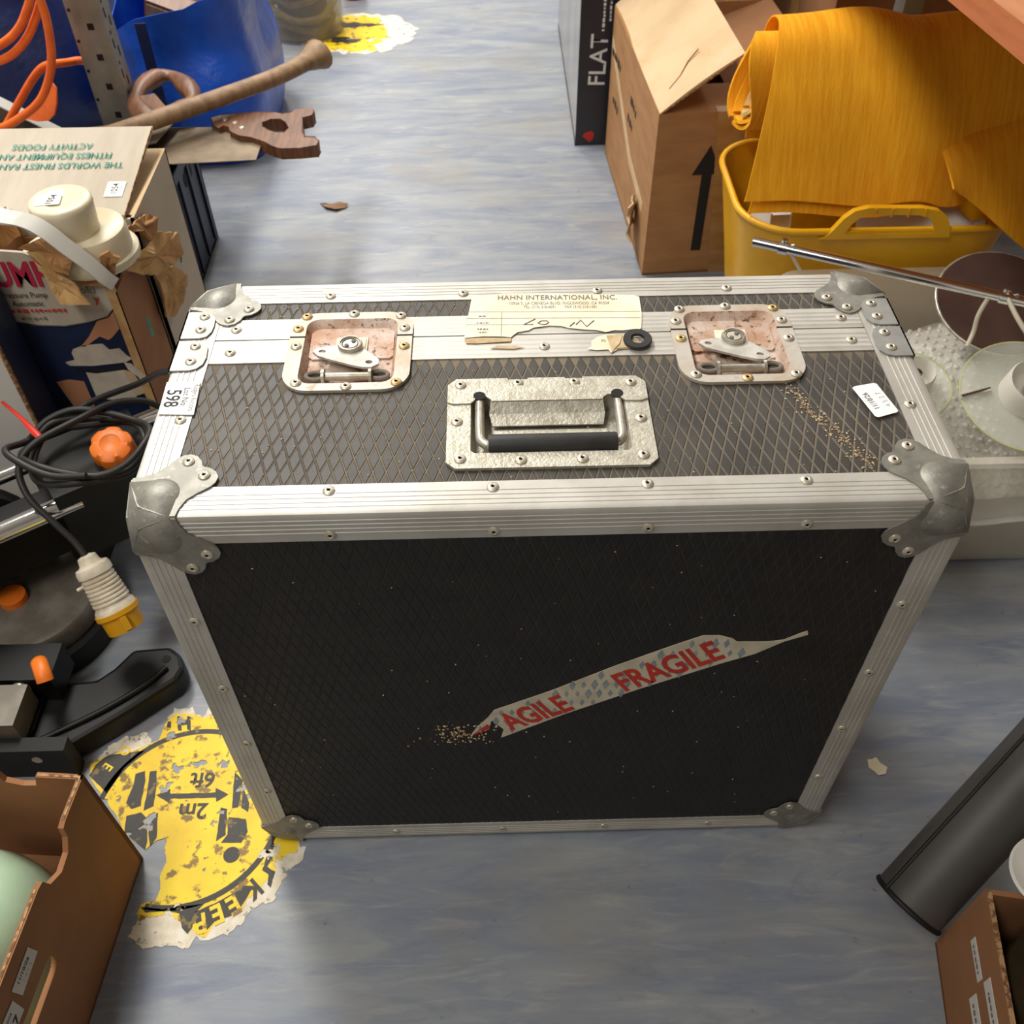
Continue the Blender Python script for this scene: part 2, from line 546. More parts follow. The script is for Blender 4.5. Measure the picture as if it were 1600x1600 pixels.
# rivet: a domed blind-rivet head with a dark centre hole, shared by all
rg = G().lathe([(0.0048, 0.0), (0.0046, 0.0009), (0.0036, 0.0017), (0.0020, 0.0019), (0.0013, 0.0014), (0.0010, 0.0004)], 14, mis=[0, 0, 0, 0, 1, 1])
RIV = rg.mesh('rivet', [M['rivet'], M['dark']], 35)
rg2 = G().lathe([(0.0048, 0.0), (0.0046, 0.0009), (0.0036, 0.0017), (0.0020, 0.0019), (0.0013, 0.0014), (0.0010, 0.0004)], 14, mis=[0, 0, 0, 0, 1, 1])
RIV2 = rg2.mesh('stained_rivet', [M['rivet_brass'], M['dark']], 35)
UP = Matrix.Identity(4)
FRONT = frame((0, 0, 0), (1, 0, 0), (0, 0, 1))          # z axis -> -y
LEFT = frame((0, 0, 0), (0, 1, 0), (0, 0, -1)) if False else frame((0, 0, 0), (0, -1, 0), (0, 0, 1))
RIGHT = frame((0, 0, 0), (0, 1, 0), (0, 0, 1))


def rivet(parent, p, rot=UP, brass=False, s=1.0):
    return link('rivet', RIV2 if brass else RIV, parent, Matrix.Translation(p) @ rot @ Matrix.Rotation(rnd.uniform(0, 6), 4, 'Z') @ Matrix.Diagonal((s, s, s, 1)))


# panels and their raised diamonds
def cells(g, xs, ys, holes, put):
    for i in range(len(xs) - 1):
        for j in range(len(ys) - 1):
            cx, cy = (xs[i] + xs[i + 1]) / 2, (ys[j] + ys[j + 1]) / 2
            if not any(a < cx < b and c < cy < d for a, b, c, d in holes):
                put(g, xs[i], xs[i + 1], ys[j], ys[j + 1])


def diamonds(o, u, w, n, u0, u1, v0, v1, skip=(), pu=0.0100, pv=0.0300):
    g = G()
    o, u, w, n = Vector(o), Vector(u), Vector(w), Vector(n)
    row = 0
    v = v0
    while v < v1:
        x = u0 + (pu / 2 if row % 2 else 0.0)
        while x < u1:
            if not any(a < x < b and c < v < d for a, b, c, d in skip):
                hw, hh = pu / 2 - 0.0005, pv / 2 - 0.0015
                bs = [(x + hw, v), (x, v + hh), (x - hw, v), (x, v - hh)]
                tw, th = hw - 0.0006, hh - 0.0018
                ts = [(x + tw, v), (x, v + th), (x - tw, v), (x, v - th)]
                vs = [o + u * a + w * b for a, b in bs] + [o + u * a + w * b + n * 0.00035 for a, b in ts]
                g.add(vs, [(4, 5, 6, 7), (0, 1, 5, 4), (1, 2, 6, 5), (2, 3, 7, 6), (3, 0, 4, 7)])
            x += pu
        v += pv / 2
        row += 1
    return g


fp = part('front_panel', G().box(-0.284, 0.284, 0.0012, 0.006, 0.026, 0.525), M['groove'], case)
part('raised_diamonds', diamonds((0, 0.0012, 0), (1, 0, 0), (0, 0, 1), (0, -1, 0), -0.282, 0.282, 0.03, 0.522), M['laminate'], fp, kind='stuff')
part('back_panel', G().box(-0.284, 0.284, D - 0.006, D - 0.0012, 0.026, 0.525), M['laminate'], case)
part('bottom_panel', G().box(-0.284, 0.284, 0.026, D - 0.026, 0.0012, 0.006), M['laminate'], case)
for s, m in ((-1, LEFT), (1, RIGHT)):
    sp = part('side_panel', G().box(min(s * (W2 - 0.0012), s * (W2 - 0.006)), max(s * (W2 - 0.0012), s * (W2 - 0.006)), 0.026, 0.261, 0.026, 0.525), M['groove'], case)
    part('raised_diamonds', diamonds((s * (W2 - 0.0012), 0, 0), (0, -s, 0), (0, 0, 1), (s, 0, 0), min(-s * 0.03, -s * 0.172), max(-s * 0.03, -s * 0.172), 0.03, 0.522) if True else None, M['laminate'], sp, kind='stuff')
LX = (-0.163, 0.1645)                                      # latch centres
LY = 0.186
dish_holes = [(cx - 0.0395, cx + 0.0395, 0.1425, 0.2290) for cx in LX]
handle_hole = (-0.0600, 0.0630, 0.0570, 0.1240)
xs = sorted({-0.284, 0.284} | {v for h in dish_holes + [handle_hole] for v in h[:2]})
g = G()
cells(g, xs, [0.026, 0.0570, 0.1240, 0.1425, 0.177], dish_holes + [handle_hole],
      lambda q, a, b, c, d: q.box(a, b, c, d, H - 0.005, H - 0.0012))
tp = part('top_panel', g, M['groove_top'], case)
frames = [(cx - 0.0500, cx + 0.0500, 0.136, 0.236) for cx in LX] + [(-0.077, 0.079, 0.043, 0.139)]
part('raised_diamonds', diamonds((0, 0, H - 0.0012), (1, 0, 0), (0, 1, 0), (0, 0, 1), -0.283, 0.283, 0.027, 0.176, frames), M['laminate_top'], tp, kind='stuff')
g = G()
cells(g, xs, [0.2290, 0.261], dish_holes, lambda q, a, b, c, d: q.box(a, b, c, d, H - 0.005, H - 0.0012))
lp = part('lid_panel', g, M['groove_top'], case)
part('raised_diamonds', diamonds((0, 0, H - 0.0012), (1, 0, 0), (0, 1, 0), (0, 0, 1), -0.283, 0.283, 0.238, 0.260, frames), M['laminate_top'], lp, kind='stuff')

# ridged aluminium edge extrusions
LEG, TH = 0.0295, 0.0025
RID = (0.0075, 0.0120, 0.0165, 0.0210)


def profile():
    a = [(LEG, TH), (LEG, 0.0)]
    for r in RID[::-1]:
        a += [(r + 0.0010, 0.0), (r + 0.0006, -0.0004), (r - 0.0006, -0.0004), (r - 0.0010, 0.0)]
    a += [(0.0026, 0.0), (0.0008, 0.0008)]
    b = [(y, x) for x, y in a[1:-1]][::-1]
    return a + b + [(TH, LEG), (TH, TH)]


def extrusion(p0, p1, a, b):
    p0, p1 = Vector(p0), Vector(p1)
    t = (p1 - p0)
    ln = t.length
    t.normalize()
    return part('edge_extrusion', G().prism(profile(), ln - 0.074, p0 + t * 0.037, a, b, n=t), M['alu'], case, 30)


X, Y, Z = Vector((1, 0, 0)), Vector((0, 1, 0)), Vector((0, 0, 1))
ft = extrusion((-W2, 0, H), (W2, 0, H), Y, -Z)
fb = extrusion((-W2, 0, 0), (W2, 0, 0), Y, Z)
bt = extrusion((-W2, D, H), (W2, D, H), -Y, -Z)
extrusion((-W2, D, 0), (W2, D, 0), -Y, Z)
fl = extrusion((-W2, 0, 0), (-W2, 0, H), X, Y)
fr = extrusion((W2, 0, 0), (W2, 0, H), -X, Y)
extrusion((-W2, D, 0), (-W2, D, H), X, -Y)
extrusion((W2, D, 0), (W2, D, H), -X, -Y)
tl = extrusion((-W2, 0, H), (-W2, D, H), X, -Z)
tr = extrusion((W2, 0, H), (W2, D, H), -X, -Z)
extrusion((-W2, 0, 0), (-W2, D, 0), X, Z)
extrusion((W2, 0, 0), (W2, D, 0), -X, Z)
for x in (-0.1636, -0.0434, 0.0704, 0.1878):
    rivet(ft, (x, 0.0228, H))
    rivet(ft, (x, 0, H - 0.0226), FRONT)
    rivet(fb, (x - 0.001, 0, 0.0150), FRONT)
for x in (-0.1871, -0.0674, 0.0538, 0.1714):
    rivet(bt, (x, 0.2665, H))
for z in (0.4214, 0.3202, 0.2210, 0.1206):
    rivet(fl, (-0.2888, 0, z), FRONT)
    rivet(fr, (0.2886, 0, z), FRONT)
    rivet(fl, (-W2, 0.022, z), LEFT)
    rivet(fr, (W2, 0.022, z), RIGHT)
rivet(tl, (-0.2887, 0.1035, H))
rivet(tr, (0.2892, 0.1036, H))
rivet(tl, (-W2, 0.1035, H - 0.0226), LEFT)
rivet(tr, (W2, 0.1036, H - 0.0226), RIGHT)


# the two strips along the lid seam
def strip_profile(w):
    a = [(0, -0.0025), (w, -0.0025), (w, 0.0)]
    for r in (0.8, 0.6, 0.4, 0.2):
        a += [(w * r + 0.0010, 0.0), (w * r + 0.0006, 0.0002), (w * r - 0.0006, 0.0002), (w * r - 0.0010, 0.0)]
    return a + [(0, 0.0)]


for y0, y1, ry, rxs in ((0.1735, 0.2036, 0.1872, (-0.2640, 0.0022, 0.2645)), (0.2052, 0.2330, 0.2188, (-0.2642, 0.2636))):
    g = G()
    for a, b in ((-0.2800, LX[0] - 0.0395), (LX[0] + 0.0395, LX[1] - 0.0395), (LX[1] + 0.0395, 0.2800)):
        g.prism(strip_profile(y1 - y0), b - a, (a, y0, H), Y, Z, n=X)
    st = part('seam_strip', g, M['alu'], case, 30)
    for x in rxs:
        rivet(st, (x, ry, H))
    for s in (-1, 1):
        part('side_seam_strip', G().prism(strip_profile(y1 - y0), H - 0.05, (s * W2, y0, 0.025), Y, X * s, n=Z), M['alu'], case, 30)

# the four seam clamps at the ends of the seam
CA = [(-0.3112, 0.2440), (-0.2960, 0.2440), (-0.2895, 0.2412), (-0.2850, 0.2350), (-0.2840, 0.2240), (-0.2848, 0.2150), (-0.2880, 0.2085), (-0.2940, 0.2062), (-0.3112, 0.2062)]
CB = [(-0.3112, 0.2030), (-0.2930, 0.2030), (-0.2868, 0.2005), (-0.2838, 0.1940), (-0.2826, 0.1800), (-0.2838, 0.1710), (-0.2880, 0.1655), (-0.2940, 0.1632), (-0.3112, 0.1632)]
for s in (-1, 1):
    for poly, rv in ((CA, (0.2366, 0.2180)), (CB, (0.1948, 0.1745))):
        q = [(-s * x, y) for x, y in poly]
        g = G().prism(q, 0.0014, (0, 0, H + 0.0004), n=Z)
        ys = [p[1] for p in poly]
        g.box(min(s * 0.3112, s * 0.3098), max(s * 0.3112, s * 0.3098), min(ys), max(ys), H - 0.028, H + 0.0018)
        c = part('seam_clamp', g, M['zinc_light'], case)
        for y in rv:
            rivet(c, (s * 0.2945, y, H + 0.0016))

# ball corners
LEAF = [(0, 39.0), (7, 40.2), (16, 44.0), (22.5, 51.0), (28.5, 59.0), (33, 62.0), (38, 63.2), (43.5, 61.0), (47.4, 56.0), (49.0, 51.0), (50.5, 49.5), (55.5, 48.0), (60.5, 44.0),
        (63.0, 38.5), (62.0, 33.0), (59.0, 28.5), (51.0, 22.5), (44.0, 16.0), (40.2, 7.0), (39.0, 0)]
LEAF = [(a / 1000, b / 1000) for a, b in LEAF]


def corner(p, ax, ay, az, faces):
    p = Vector(p)
    g = G()
    leaf = LEAF + [(0.0325, 0.0), (0.0180, 0.0060), (0.0100, 0.0100), (0.0060, 0.0180), (0.0, 0.0325)]
    for u, w, n in ((ax, ay, -az), (ax, az, -ay), (ay, az, -ax)):
        g.prism(leaf, 0.0016, p, u, w, n=n)
    o = part('corner_bracket', g, M['zinc'], case, 32)
    c0, r0 = (0.0222, 0.0285) if az.z < 0 else (0.0245, 0.0285)
    c = p + (ax + ay + az) * c0
    gb = G()
    bm = bmesh.new()
    bmesh.ops.create_uvsphere(bm, u_segments=40, v_segments=26, radius=r0)
    gb.add([v.co + c for v in bm.verts], [tuple(v.index for v in f.verts) for f in bm.faces])
    bm.free()
    for a, b, d in ((ax, ay, az), (ay, az, ax), (az, ax, ay)):
        bm = bmesh.new()
        bmesh.ops.create_uvsphere(bm, u_segments=36, v_segments=24, radius=r0 - 0.0004)
        for v in bm.verts:
            v.co += c
        bm.verts.new(p + a * 0.0350 - (b + d) * 0.0015)
        bmesh.ops.convex_hull(bm, input=bm.verts)
        bmesh.ops.delete(bm, geom=[v for v in bm.verts if not v.link_faces], context='VERTS')
        bm.verts.index_update()
        gb.add([v.co.copy() for v in bm.verts], [tuple(v.index for v in f.verts) for f in bm.faces])
        bm.free()
    part('ball', gb, M['zinc'], o, 80)
    for u, w, n, rot in faces:
        for a, b in ((0.038, 0.0550), (0.0525, 0.0400)):
            rivet(o, p + u * a + w * b + n * 0.0016, rot)


for s in (-1, 1):
    ax = -s * X
    side = LEFT if s < 0 else RIGHT
    corner((s * W2, 0, H), ax, Y, -Z, [(ax, Y, Z, UP), (ax, -Z, -Y, FRONT), (Y, -Z, s * X, side)])
    corner((s * W2, D, H), ax, -Y, -Z, [(ax, -Y, Z, UP), (-Y, -Z, s * X, side)])
    corner((s * W2, 0, 0), ax, Y, Z, [(ax, Z, -Y, FRONT), (Y, Z, s * X, side)])
    corner((s * W2, D, 0), ax, -Y, Z, [(-Y, Z, s * X, side)])


# recessed butterfly latches
def ring_plate(g, outer, inner, z0, z1, mi=0):
    """flat plate between two outlines of equal count"""
    k = len(outer)
    vs = [(x, y, z1) for x, y in outer] + [(x, y, z1) for x, y in inner] + [(x, y, z0) for x, y in outer]
    fs = [(i, (i + 1) % k, k + (i + 1) % k, k + i) for i in range(k)] + [(2 * k + i, 2 * k + (i + 1) % k, (i + 1) % k, i) for i in range(k)]
    g.add(vs, fs, mi)


def dish(g, rim, low, z1, z0, mi=0):
    k = len(rim)
    vs = [(x, y, z1) for x, y in rim] + [(x, y, z0) for x, y in low]
    fs = [(i, (i + 1) % k, k + (i + 1) % k, k + i) for i in range(k)] + [tuple(range(k, 2 * k))]
    g.add(vs, fs, mi)


def latch(cx, flip, tilt):
    o = link('latch', None, case)
    o.empty_display_size = 0.03
    Zt = H + 0.0022
    g = G()
    outer = rrect(cx - 0.0525, cx + 0.0525, 0.1335, 0.2385, 0.023, 8)
    inner = rrect(cx - 0.0395, cx + 0.0395, 0.1425, 0.2290, 0.011, 8)
    ring_plate(g, outer, inner, H - 0.0006, Zt)
    # dark line where the lid half meets the body half
    fr_ = part('latch_frame', g, M['latch_plate'], o, 30)
    for x0, x1 in ((cx - 0.0526, cx - 0.0392), (cx + 0.0392, cx + 0.0526)):
        part('seam_gap', G().box(x0, x1, 0.2036, 0.2052, H - 0.0005, Zt + 0.0003), M['dark'], fr_)
    g = G()
    dish(g, inner, rrect(cx - 0.0355, cx + 0.0355, 0.1455, 0.2180, 0.009, 8), Zt, H - 0.0085)
    dd = part('latch_dish', g, M['latch_dish'], o, 30)
    # sloping lid half of the dish with its lip
    g = G()
    poly = [(cx - 0.0360, 0.2255), (cx + 0.0360, 0.2255), (cx + 0.0360, 0.1880), (cx + 0.0330, 0.1850), (cx - 0.0330, 0.1850), (cx - 0.0360, 0.1880)]
    vs = [(x, y, H - 0.0035 - (0.2255 - y) * 0.08) for x, y in poly]
    vs += [(x, y, z - 0.0014) for x, y, z in vs]
    g.add(vs, [tuple(range(6))[::-1], tuple(range(6, 12))] + [(i, (i + 1) % 6, 6 + (i + 1) % 6, 6 + i) for i in range(6)])
    part('dish_lip', g, M['latch_dish'], o)
    part('keeper_plate', G().box(cx - 0.0135, cx + 0.0135, 0.1860, 0.2105, H - 0.0080, H - 0.0040).box(cx - 0.0120, cx + 0.0120, 0.1880, 0.2075, H - 0.0040, H - 0.0030), M['paper_old'], o)
    kz = H - 0.003
    km = Matrix.Translation((cx, 0.1935, kz))
    kn = part('turn_knob', G().lathe([(0.0104, -0.002), (0.0106, 0.0050), (0.0098, 0.0068), (0.0086, 0.0070), (0.0080, 0.0058), (0.0, 0.0058)], 24, km), M['steel'], o, 35)
    part('knob_mark', G().tube([(cx + 0.0068 * math.cos(q), 0.1935 + 0.0068 * math.sin(q), kz + 0.0060) for q in [R(a) for a in range(0, 360, 20)]], 0.0006, 6, True)
         .lathe([(0.0021, 0.0), (0.0018, 0.0010), (0.0004, 0.0014)], 10, Matrix.Translation((cx + 0.0028, 0.1962, kz + 0.0058)))
         .lathe([(0.0021, 0.0), (0.0018, 0.0010), (0.0004, 0.0014)], 10, Matrix.Translation((cx - 0.0026, 0.1905, kz + 0.0058))), M['ink_grey'], kn, 40)
    # butterfly wing
    a = [(-0.0305, 0.0030), (-0.0290, 0.0085), (-0.0240, 0.0115), (-0.0160, 0.0150), (-0.0080, 0.0190), (0.0000, 0.0205), (0.0080, 0.0185), (0.0150, 0.0130), (0.0220, 0.0075), (0.0280, 0.0020), (0.0295, -0.0045),
         (0.0250, -0.0110), (0.0180, -0.0125), (0.0060, -0.0105), (-0.0100, -0.0070), (-0.0240, -0.0030)]
    h1 = [(-0.0225 + 0.0032 * math.cos(R(q)), 0.0045 + 0.0028 * math.sin(R(q))) for q in range(0, 360, 36)]
    h2 = [(0.0210 + 0.0032 * math.cos(R(q)), -0.0035 + 0.0028 * math.sin(R(q))) for q in range(0, 360, 36)]
    poly = keyhole(keyhole(a, h1), h2)
    mw = Matrix.Translation((cx - 0.002, 0.1765, H - 0.0004)) @ Matrix.Rotation(R(tilt), 4, 'Z') @ Matrix.Rotation(R(-8), 4, 'X')
    part('butterfly_key', G().prism(poly, 0.0020, m=mw), M['wing'], o)
    g = G().tube([(cx - 0.019, 0.1565, H - 0.0028), (cx + 0.019, 0.1565, H - 0.0028)], 0.0036, 12)
    part('hinge_pin', g, M['steel'], o, 40)
    for x in (-0.0195, 0.0195):
        part('pin_collar', G().tube([(cx + x - 0.0012, 0.1565, H - 0.0028), (cx + x + 0.0012, 0.1565, H - 0.0028)], 0.0068, 14), M['steel'], o, 40)
        q = 1 if x > 0 else -1
        loop = [(cx + x + q * (0.007 + 0.0075 * math.cos(R(d))), 0.1580 + 0.0048 * math.sin(R(d)), H - 0.0030) for d in range(0, 360, 24)]
        part('spring_eye', G().tube(loop, 0.0019, 8, True).tube([(a_, b_, c_ - 0.0036) for a_, b_, c_ in loop], 0.0019, 8, True), M['ink_grey'], o, 40)
    for i, (x, y) in enumerate(((-0.0410, 0.2335), (0.0, 0.2365), (0.0415, 0.2325), (-0.0466, 0.2162), (0.0455, 0.2150), (-0.0455, 0.1918), (0.0462, 0.1895), (-0.0400, 0.1440), (0.0014, 0.1383), (0.0422, 0.1424))):
        rivet(o, (cx + x, y - 0.0005, Zt), UP, (i + flip) % 3 == 0)


latch(LX[0], 0, -12)
latch(LX[1], 1, -13)

# spring handle in its dished plate
hd = link('handle', None, case)
hd.empty_display_size = 0.03
Zt = H + 0.0020
ch = [(-0.0690, 0.1425), (0.0745, 0.1425), (0.0815, 0.1355), (0.0815, 0.0480), (0.0745, 0.0410), (-0.0715, 0.0410), (-0.0785, 0.0480), (-0.0785, 0.1355), (-0.0720, 0.1425)]
ch = [(0.0745, 0.1425), (-0.0715, 0.1425), (-0.0785, 0.1355), (-0.0785, 0.0480), (-0.0715, 0.0410), (0.0745, 0.0410), (0.0815, 0.0480), (0.0815, 0.1355)]
ih = [(0.0600, 0.1240), (-0.0570, 0.1240), (-0.0600, 0.1210), (-0.0600, 0.0600), (-0.0570, 0.0570), (0.0600, 0.0570), (0.0630, 0.0600), (0.0630, 0.1210)]
g = G()
ring_plate(g, ch, ih, H - 0.0006, Zt)
part('handle_plate', g, M['zinc_rough'], hd)
g = G()
dish(g, ih, [(a * 0.94 + 0.0001, 0.090 + (b - 0.0905) * 0.90) for a, b in ih], Zt, H - 0.0125)
part('handle_dish', g, M['zinc_rough'], hd)
# upper cover plate with notches over the rivets, bent down into the dish
cov = [(-0.0785, 0.1145), (-0.0740, 0.1125), (-0.0600, 0.1130), (-0.0570, 0.1165), (-0.0555, 0.1210), (-0.0480, 0.1210), (-0.0440, 0.1170), (-0.0430, 0.1150), (0.0450, 0.1150), (0.0462, 0.1175), (0.0500, 0.1210), (0.0580, 0.1210),
       (0.0600, 0.1165), (0.0630, 0.1130), (0.0760, 0.1125), (0.0815, 0.1150), (0.0815, 0.1355), (0.0745, 0.1427), (0.0310, 0.1427), (0.0300, 0.1330), (0.0180, 0.1330), (0.0165, 0.1427), (-0.0135, 0.1427), (-0.0150, 0.1330),
       (-0.0285, 0.1330), (-0.0300, 0.1427), (-0.0715, 0.1427), (-0.0785, 0.1355)]
part('cover_plate', G().prism(cov, 0.0013, (0, 0, Zt), n=Z), M['zinc_rough'], hd)
g = G()
vs = [(-0.0440, 0.1165, Zt + 0.001), (0.0455, 0.1165, Zt + 0.001), (0.0470, 0.1080, H - 0.0045), (-0.0455, 0.1080, H - 0.0045), (0.0450, 0.0965, H - 0.0068), (-0.0430, 0.0965, H - 0.0068)]
vs += [(a, b, c - 0.0013) for a, b, c in vs]
g.add(vs, [(0, 3, 2, 1), (3, 5, 4, 2), (6, 7, 8, 9), (9, 8, 10, 11), (5, 11, 10, 4), (0, 6, 9, 3), (3, 9, 11, 5), (1, 2, 8, 7), (2, 4, 10, 8)])
part('spring_cover', g, M['zinc_rough'], hd)
part('stop_step', G().box(-0.0420, 0.0480, 0.0750, 0.0940, H - 0.0125, H - 0.0095), M['zinc_rough'], hd)
bz = H - 0.0010
for x in (-0.0530, 0.0575):
    q = 1 if x < 0 else -1
    part('pivot_hole', G().lathe([(0.0050, 0.0), (0.0050, 0.0006)], 14, Matrix.Translation((x, 0.1215, Zt + 0.0009))), M['dark'], hd)
bail = smooth_pts([(-0.0530, 0.1205, bz), (-0.0530, 0.1000, bz + 0.001), (-0.0528, 0.0800, bz + 0.001), (-0.0515, 0.0715, bz + 0.001), (-0.0460, 0.0675, bz + 0.001), (-0.0390, 0.0668, bz + 0.001),
                   (0.0440, 0.0668, bz + 0.001), (0.0505, 0.0675, bz + 0.001), (0.0560, 0.0715, bz + 0.001), (0.0573, 0.0800, bz + 0.001), (0.0575, 0.1000, bz + 0.001), (0.0575, 0.1205, bz)], 5)
part('bail', G().tube(bail, 0.0038, 12), M['steel'], hd, 40)
part('grip', G().lathe([(0.0055, 0.0), (0.0085, 0.0), (0.0088, 0.001), (0.0088, 0.0975), (0.0085, 0.0985), (0.0055, 0.0985)], 24,
                       frame((-0.0462, 0.0668, bz + 0.001), (0, 1, 0), (0, 0, 1))), M['rubber'], hd, 40)
for x, y in ((-0.0682, 0.1349), (-0.0218, 0.1374), (0.0241, 0.1375), (0.0698, 0.1344), (-0.0707, 0.0925), (0.0735, 0.0925), (-0.0677, 0.0510), (-0.0220, 0.0485), (0.0244, 0.0488), (0.0708, 0.0515)):
    rivet(hd, (x, y, Zt + (0.0012 if abs(y - 0.135) < 0.002 else 0.0)), UP, False)

# paper on the case
HL = H + 0.0012


def flat(name, poly, m, z=HL, th=0.0002, parent=case, label=None):
    return part(name, G().prism(poly, th, (0, 0, z), n=Z), m, parent, label=label)


ls = flat('lot_sticker', [(-0.3090, 0.1490), (-0.2815, 0.1502), (-0.2790, 0.1085), (-0.3075, 0.1100)], M['label'], label='white lot number sticker reading 598')
rx, ry = Vector((0.03, -1, 0)), Vector((1, 0.03, 0))
lettering('598', M['ink'], ls, (-0.3005, 0.1288, HL + 0.0003), rx, ry, 0.0165, 0.012, 0.88)
lettering('Lot No:', M['ink'], ls, (-0.2900, 0.1300, HL + 0.0003), rx, ry, 0.0075, 0.0)
lettering('Rodgers Auctions', M['ink_grey'], ls, (-0.2830, 0.1292, HL + 0.0003), rx, ry, 0.0064, 0.0, 0.70)
ds = flat('date_sticker', [(0.2480, 0.1235), (0.2500, 0.1255), (0.2670, 0.1292), (0.2690, 0.1280), (0.2768, 0.0955), (0.2755, 0.0935), (0.2590, 0.0880), (0.2568, 0.0895)], M['label'], label='small white date sticker reading 11/10/26')
dx, dy = Vector((0.25, -0.97, 0)).normalized(), Vector((0.97, 0.25, 0)).normalized()
dx2, dy2 = Vector((-0.28, 0.96, 0)), Vector((-0.96, -0.28, 0))
lettering('11/10/26', M['ink'], ds, (0.2588, 0.1072, HL + 0.0003), dx2, dy2, 0.0064, 0.01, 0.9)
lettering('4 5 2 7', M['ink_faint'], ds, (0.2690, 0.1090, HL + 0.0003), dx2, dy2, 0.0064, 0.0)

pz = H + 0.0010
pl = flat('shipping_label', [(-0.0600, 0.2560), (-0.0480, 0.2615), (-0.0310, 0.2640), (0.0100, 0.2628), (0.0500, 0.2600), (0.0860, 0.2572), (0.0905, 0.2545), (0.0900, 0.2300), (0.0872, 0.2085), (0.0840, 0.2060), (0.0800, 0.2075),
                           (0.0700, 0.2058), (0.0640, 0.2065), (0.0560, 0.2040), (0.0480, 0.2072), (0.0360, 0.2085), (0.0240, 0.2110), (0.0180, 0.2140), (0.0080, 0.2150), (-0.0060, 0.2125), (-0.0100, 0.2090), (-0.0200, 0.2065),
                           (-0.0240, 0.2020), (-0.0260, 0.1995), (-0.0340, 0.2010), (-0.0500, 0.2015), (-0.0655, 0.2000), (-0.0660, 0.2060)], M['paper_old'], pz, label='torn yellowed shipping label')
lx, ly = Vector((1, -0.028, 0)), Vector((0.028, 1, 0))
lettering('HAHN INTERNATIONAL, INC.', M['ink_grey'], pl, (0.0170, 0.2555, pz + 0.0004), lx, ly, 0.0096, 0.012, 0.80, sp=1.05)
lettering('10926 S. LA CIENEGA BLVD. INGLEWOOD, CA 90304', M['ink_grey'], pl, (0.0180, 0.2470, pz + 0.0004), lx, ly, 0.0058, 0.0, 0.66)
lettering('TEL: (310) 216-6691        FAX (310) 216-1681', M['ink_grey'], pl, (0.0190, 0.2415, pz + 0.0004), lx, ly, 0.0056, 0.0, 0.62)
for k_, (w_, y) in enumerate(((0.007, 0.2300), (0.011, 0.2205), (0.009, 0.2115), (0.006, 0.2070))):
    faint_print(M['ink_grey'], pl, (-0.0500, y, pz + 0.0004), lx, ly, w_, 0.0020, 70 + k_)
g = G()
for y, x0, x1 in ((0.2350, -0.0640, 0.0890), (0.2255, -0.0645, 0.0880), (0.2160, -0.0650, -0.008)):
    g.add([(x0, y - x0 * 0.028, pz + 0.0004), (x1, y - x1 * 0.028, pz + 0.0004), (x1, y - x1 * 0.028 + 0.0004, pz + 0.0004), (x0, y - x0 * 0.028 + 0.0004, pz + 0.0004)], [(0, 1, 2, 3)])
g.add([(-0.0345, 0.2020, pz + 0.0004), (-0.0341, 0.2020, pz + 0.0004), (-0.0330, 0.2355, pz + 0.0004), (-0.0334, 0.2355, pz + 0.0004)], [(0, 1, 2, 3)])
part('form_rules', g, M['ink_grey'], pl)
g = G()
for st in ([(-0.0040, 0.2245), (-0.0145, 0.2165), (-0.0060, 0.2165)],
           [(0.0060, 0.2170), (0.0020, 0.2160), (-0.0020, 0.2185), (0.0010, 0.2215), (0.0060, 0.2215), (0.0075, 0.2190), (0.0050, 0.2165)],
           [(0.0310, 0.2150), (0.0355, 0.2215), (0.0400, 0.2120), (0.0470, 0.2205)], [(0.0255, 0.2130), (0.0300, 0.2185)]):
    g.tube([(a, b, pz + 0.0003) for a, b in st], 0.0006, 5)
part('handwriting', g, M['ink_grey'], pl)
flat('label_residue', [(-0.0660, 0.1990), (-0.0500, 0.1998), (-0.0255, 0.1985), (-0.0260, 0.1940), (-0.0400, 0.1930), (-0.0560, 0.1920), (-0.0640, 0.1925)], M['paper_torn'], H + 0.0009)
flat('label_residue', [(-0.0440, 0.1850), (-0.0380, 0.1885), (-0.0230, 0.1880), (-0.0150, 0.1855), (-0.0240, 0.1838)], M['paper_torn'], H + 0.0009)
sc = flat('paper_remnant', [(0.0380, 0.1812), (0.0420, 0.1850), (0.0425, 0.1920), (0.0480, 0.1975), (0.0560, 0.2010), (0.0700, 0.1995), (0.0800, 0.1960), (0.0850, 0.1880), (0.0780, 0.1815), (0.0640, 0.1800), (0.0580, 0.1755), (0.0560, 0.1800), (0.0460, 0.1795)],
          M['paper_old'], H + 0.0010)
part('paper_fold', G().add([(0.0560, 0.1990, H + 0.0014), (0.0700, 0.1990, H + 0.0020), (0.0660, 0.1860, H + 0.0030), (0.0585, 0.1760, H + 0.0016)], [(0, 3, 2, 1)]).add(
    [(0.0700, 0.1970, H + 0.0020), (0.0840, 0.1900, H + 0.0016), (0.0770, 0.1820, H + 0.0016), (0.0625, 0.1800, H + 0.0020)], [(0, 3, 2, 1)]), M['paper_torn'], sc)
lettering('70', M['ink_grey'], sc, (0.0525, 0.1915, H + 0.0016), lx, ly, 0.0044)

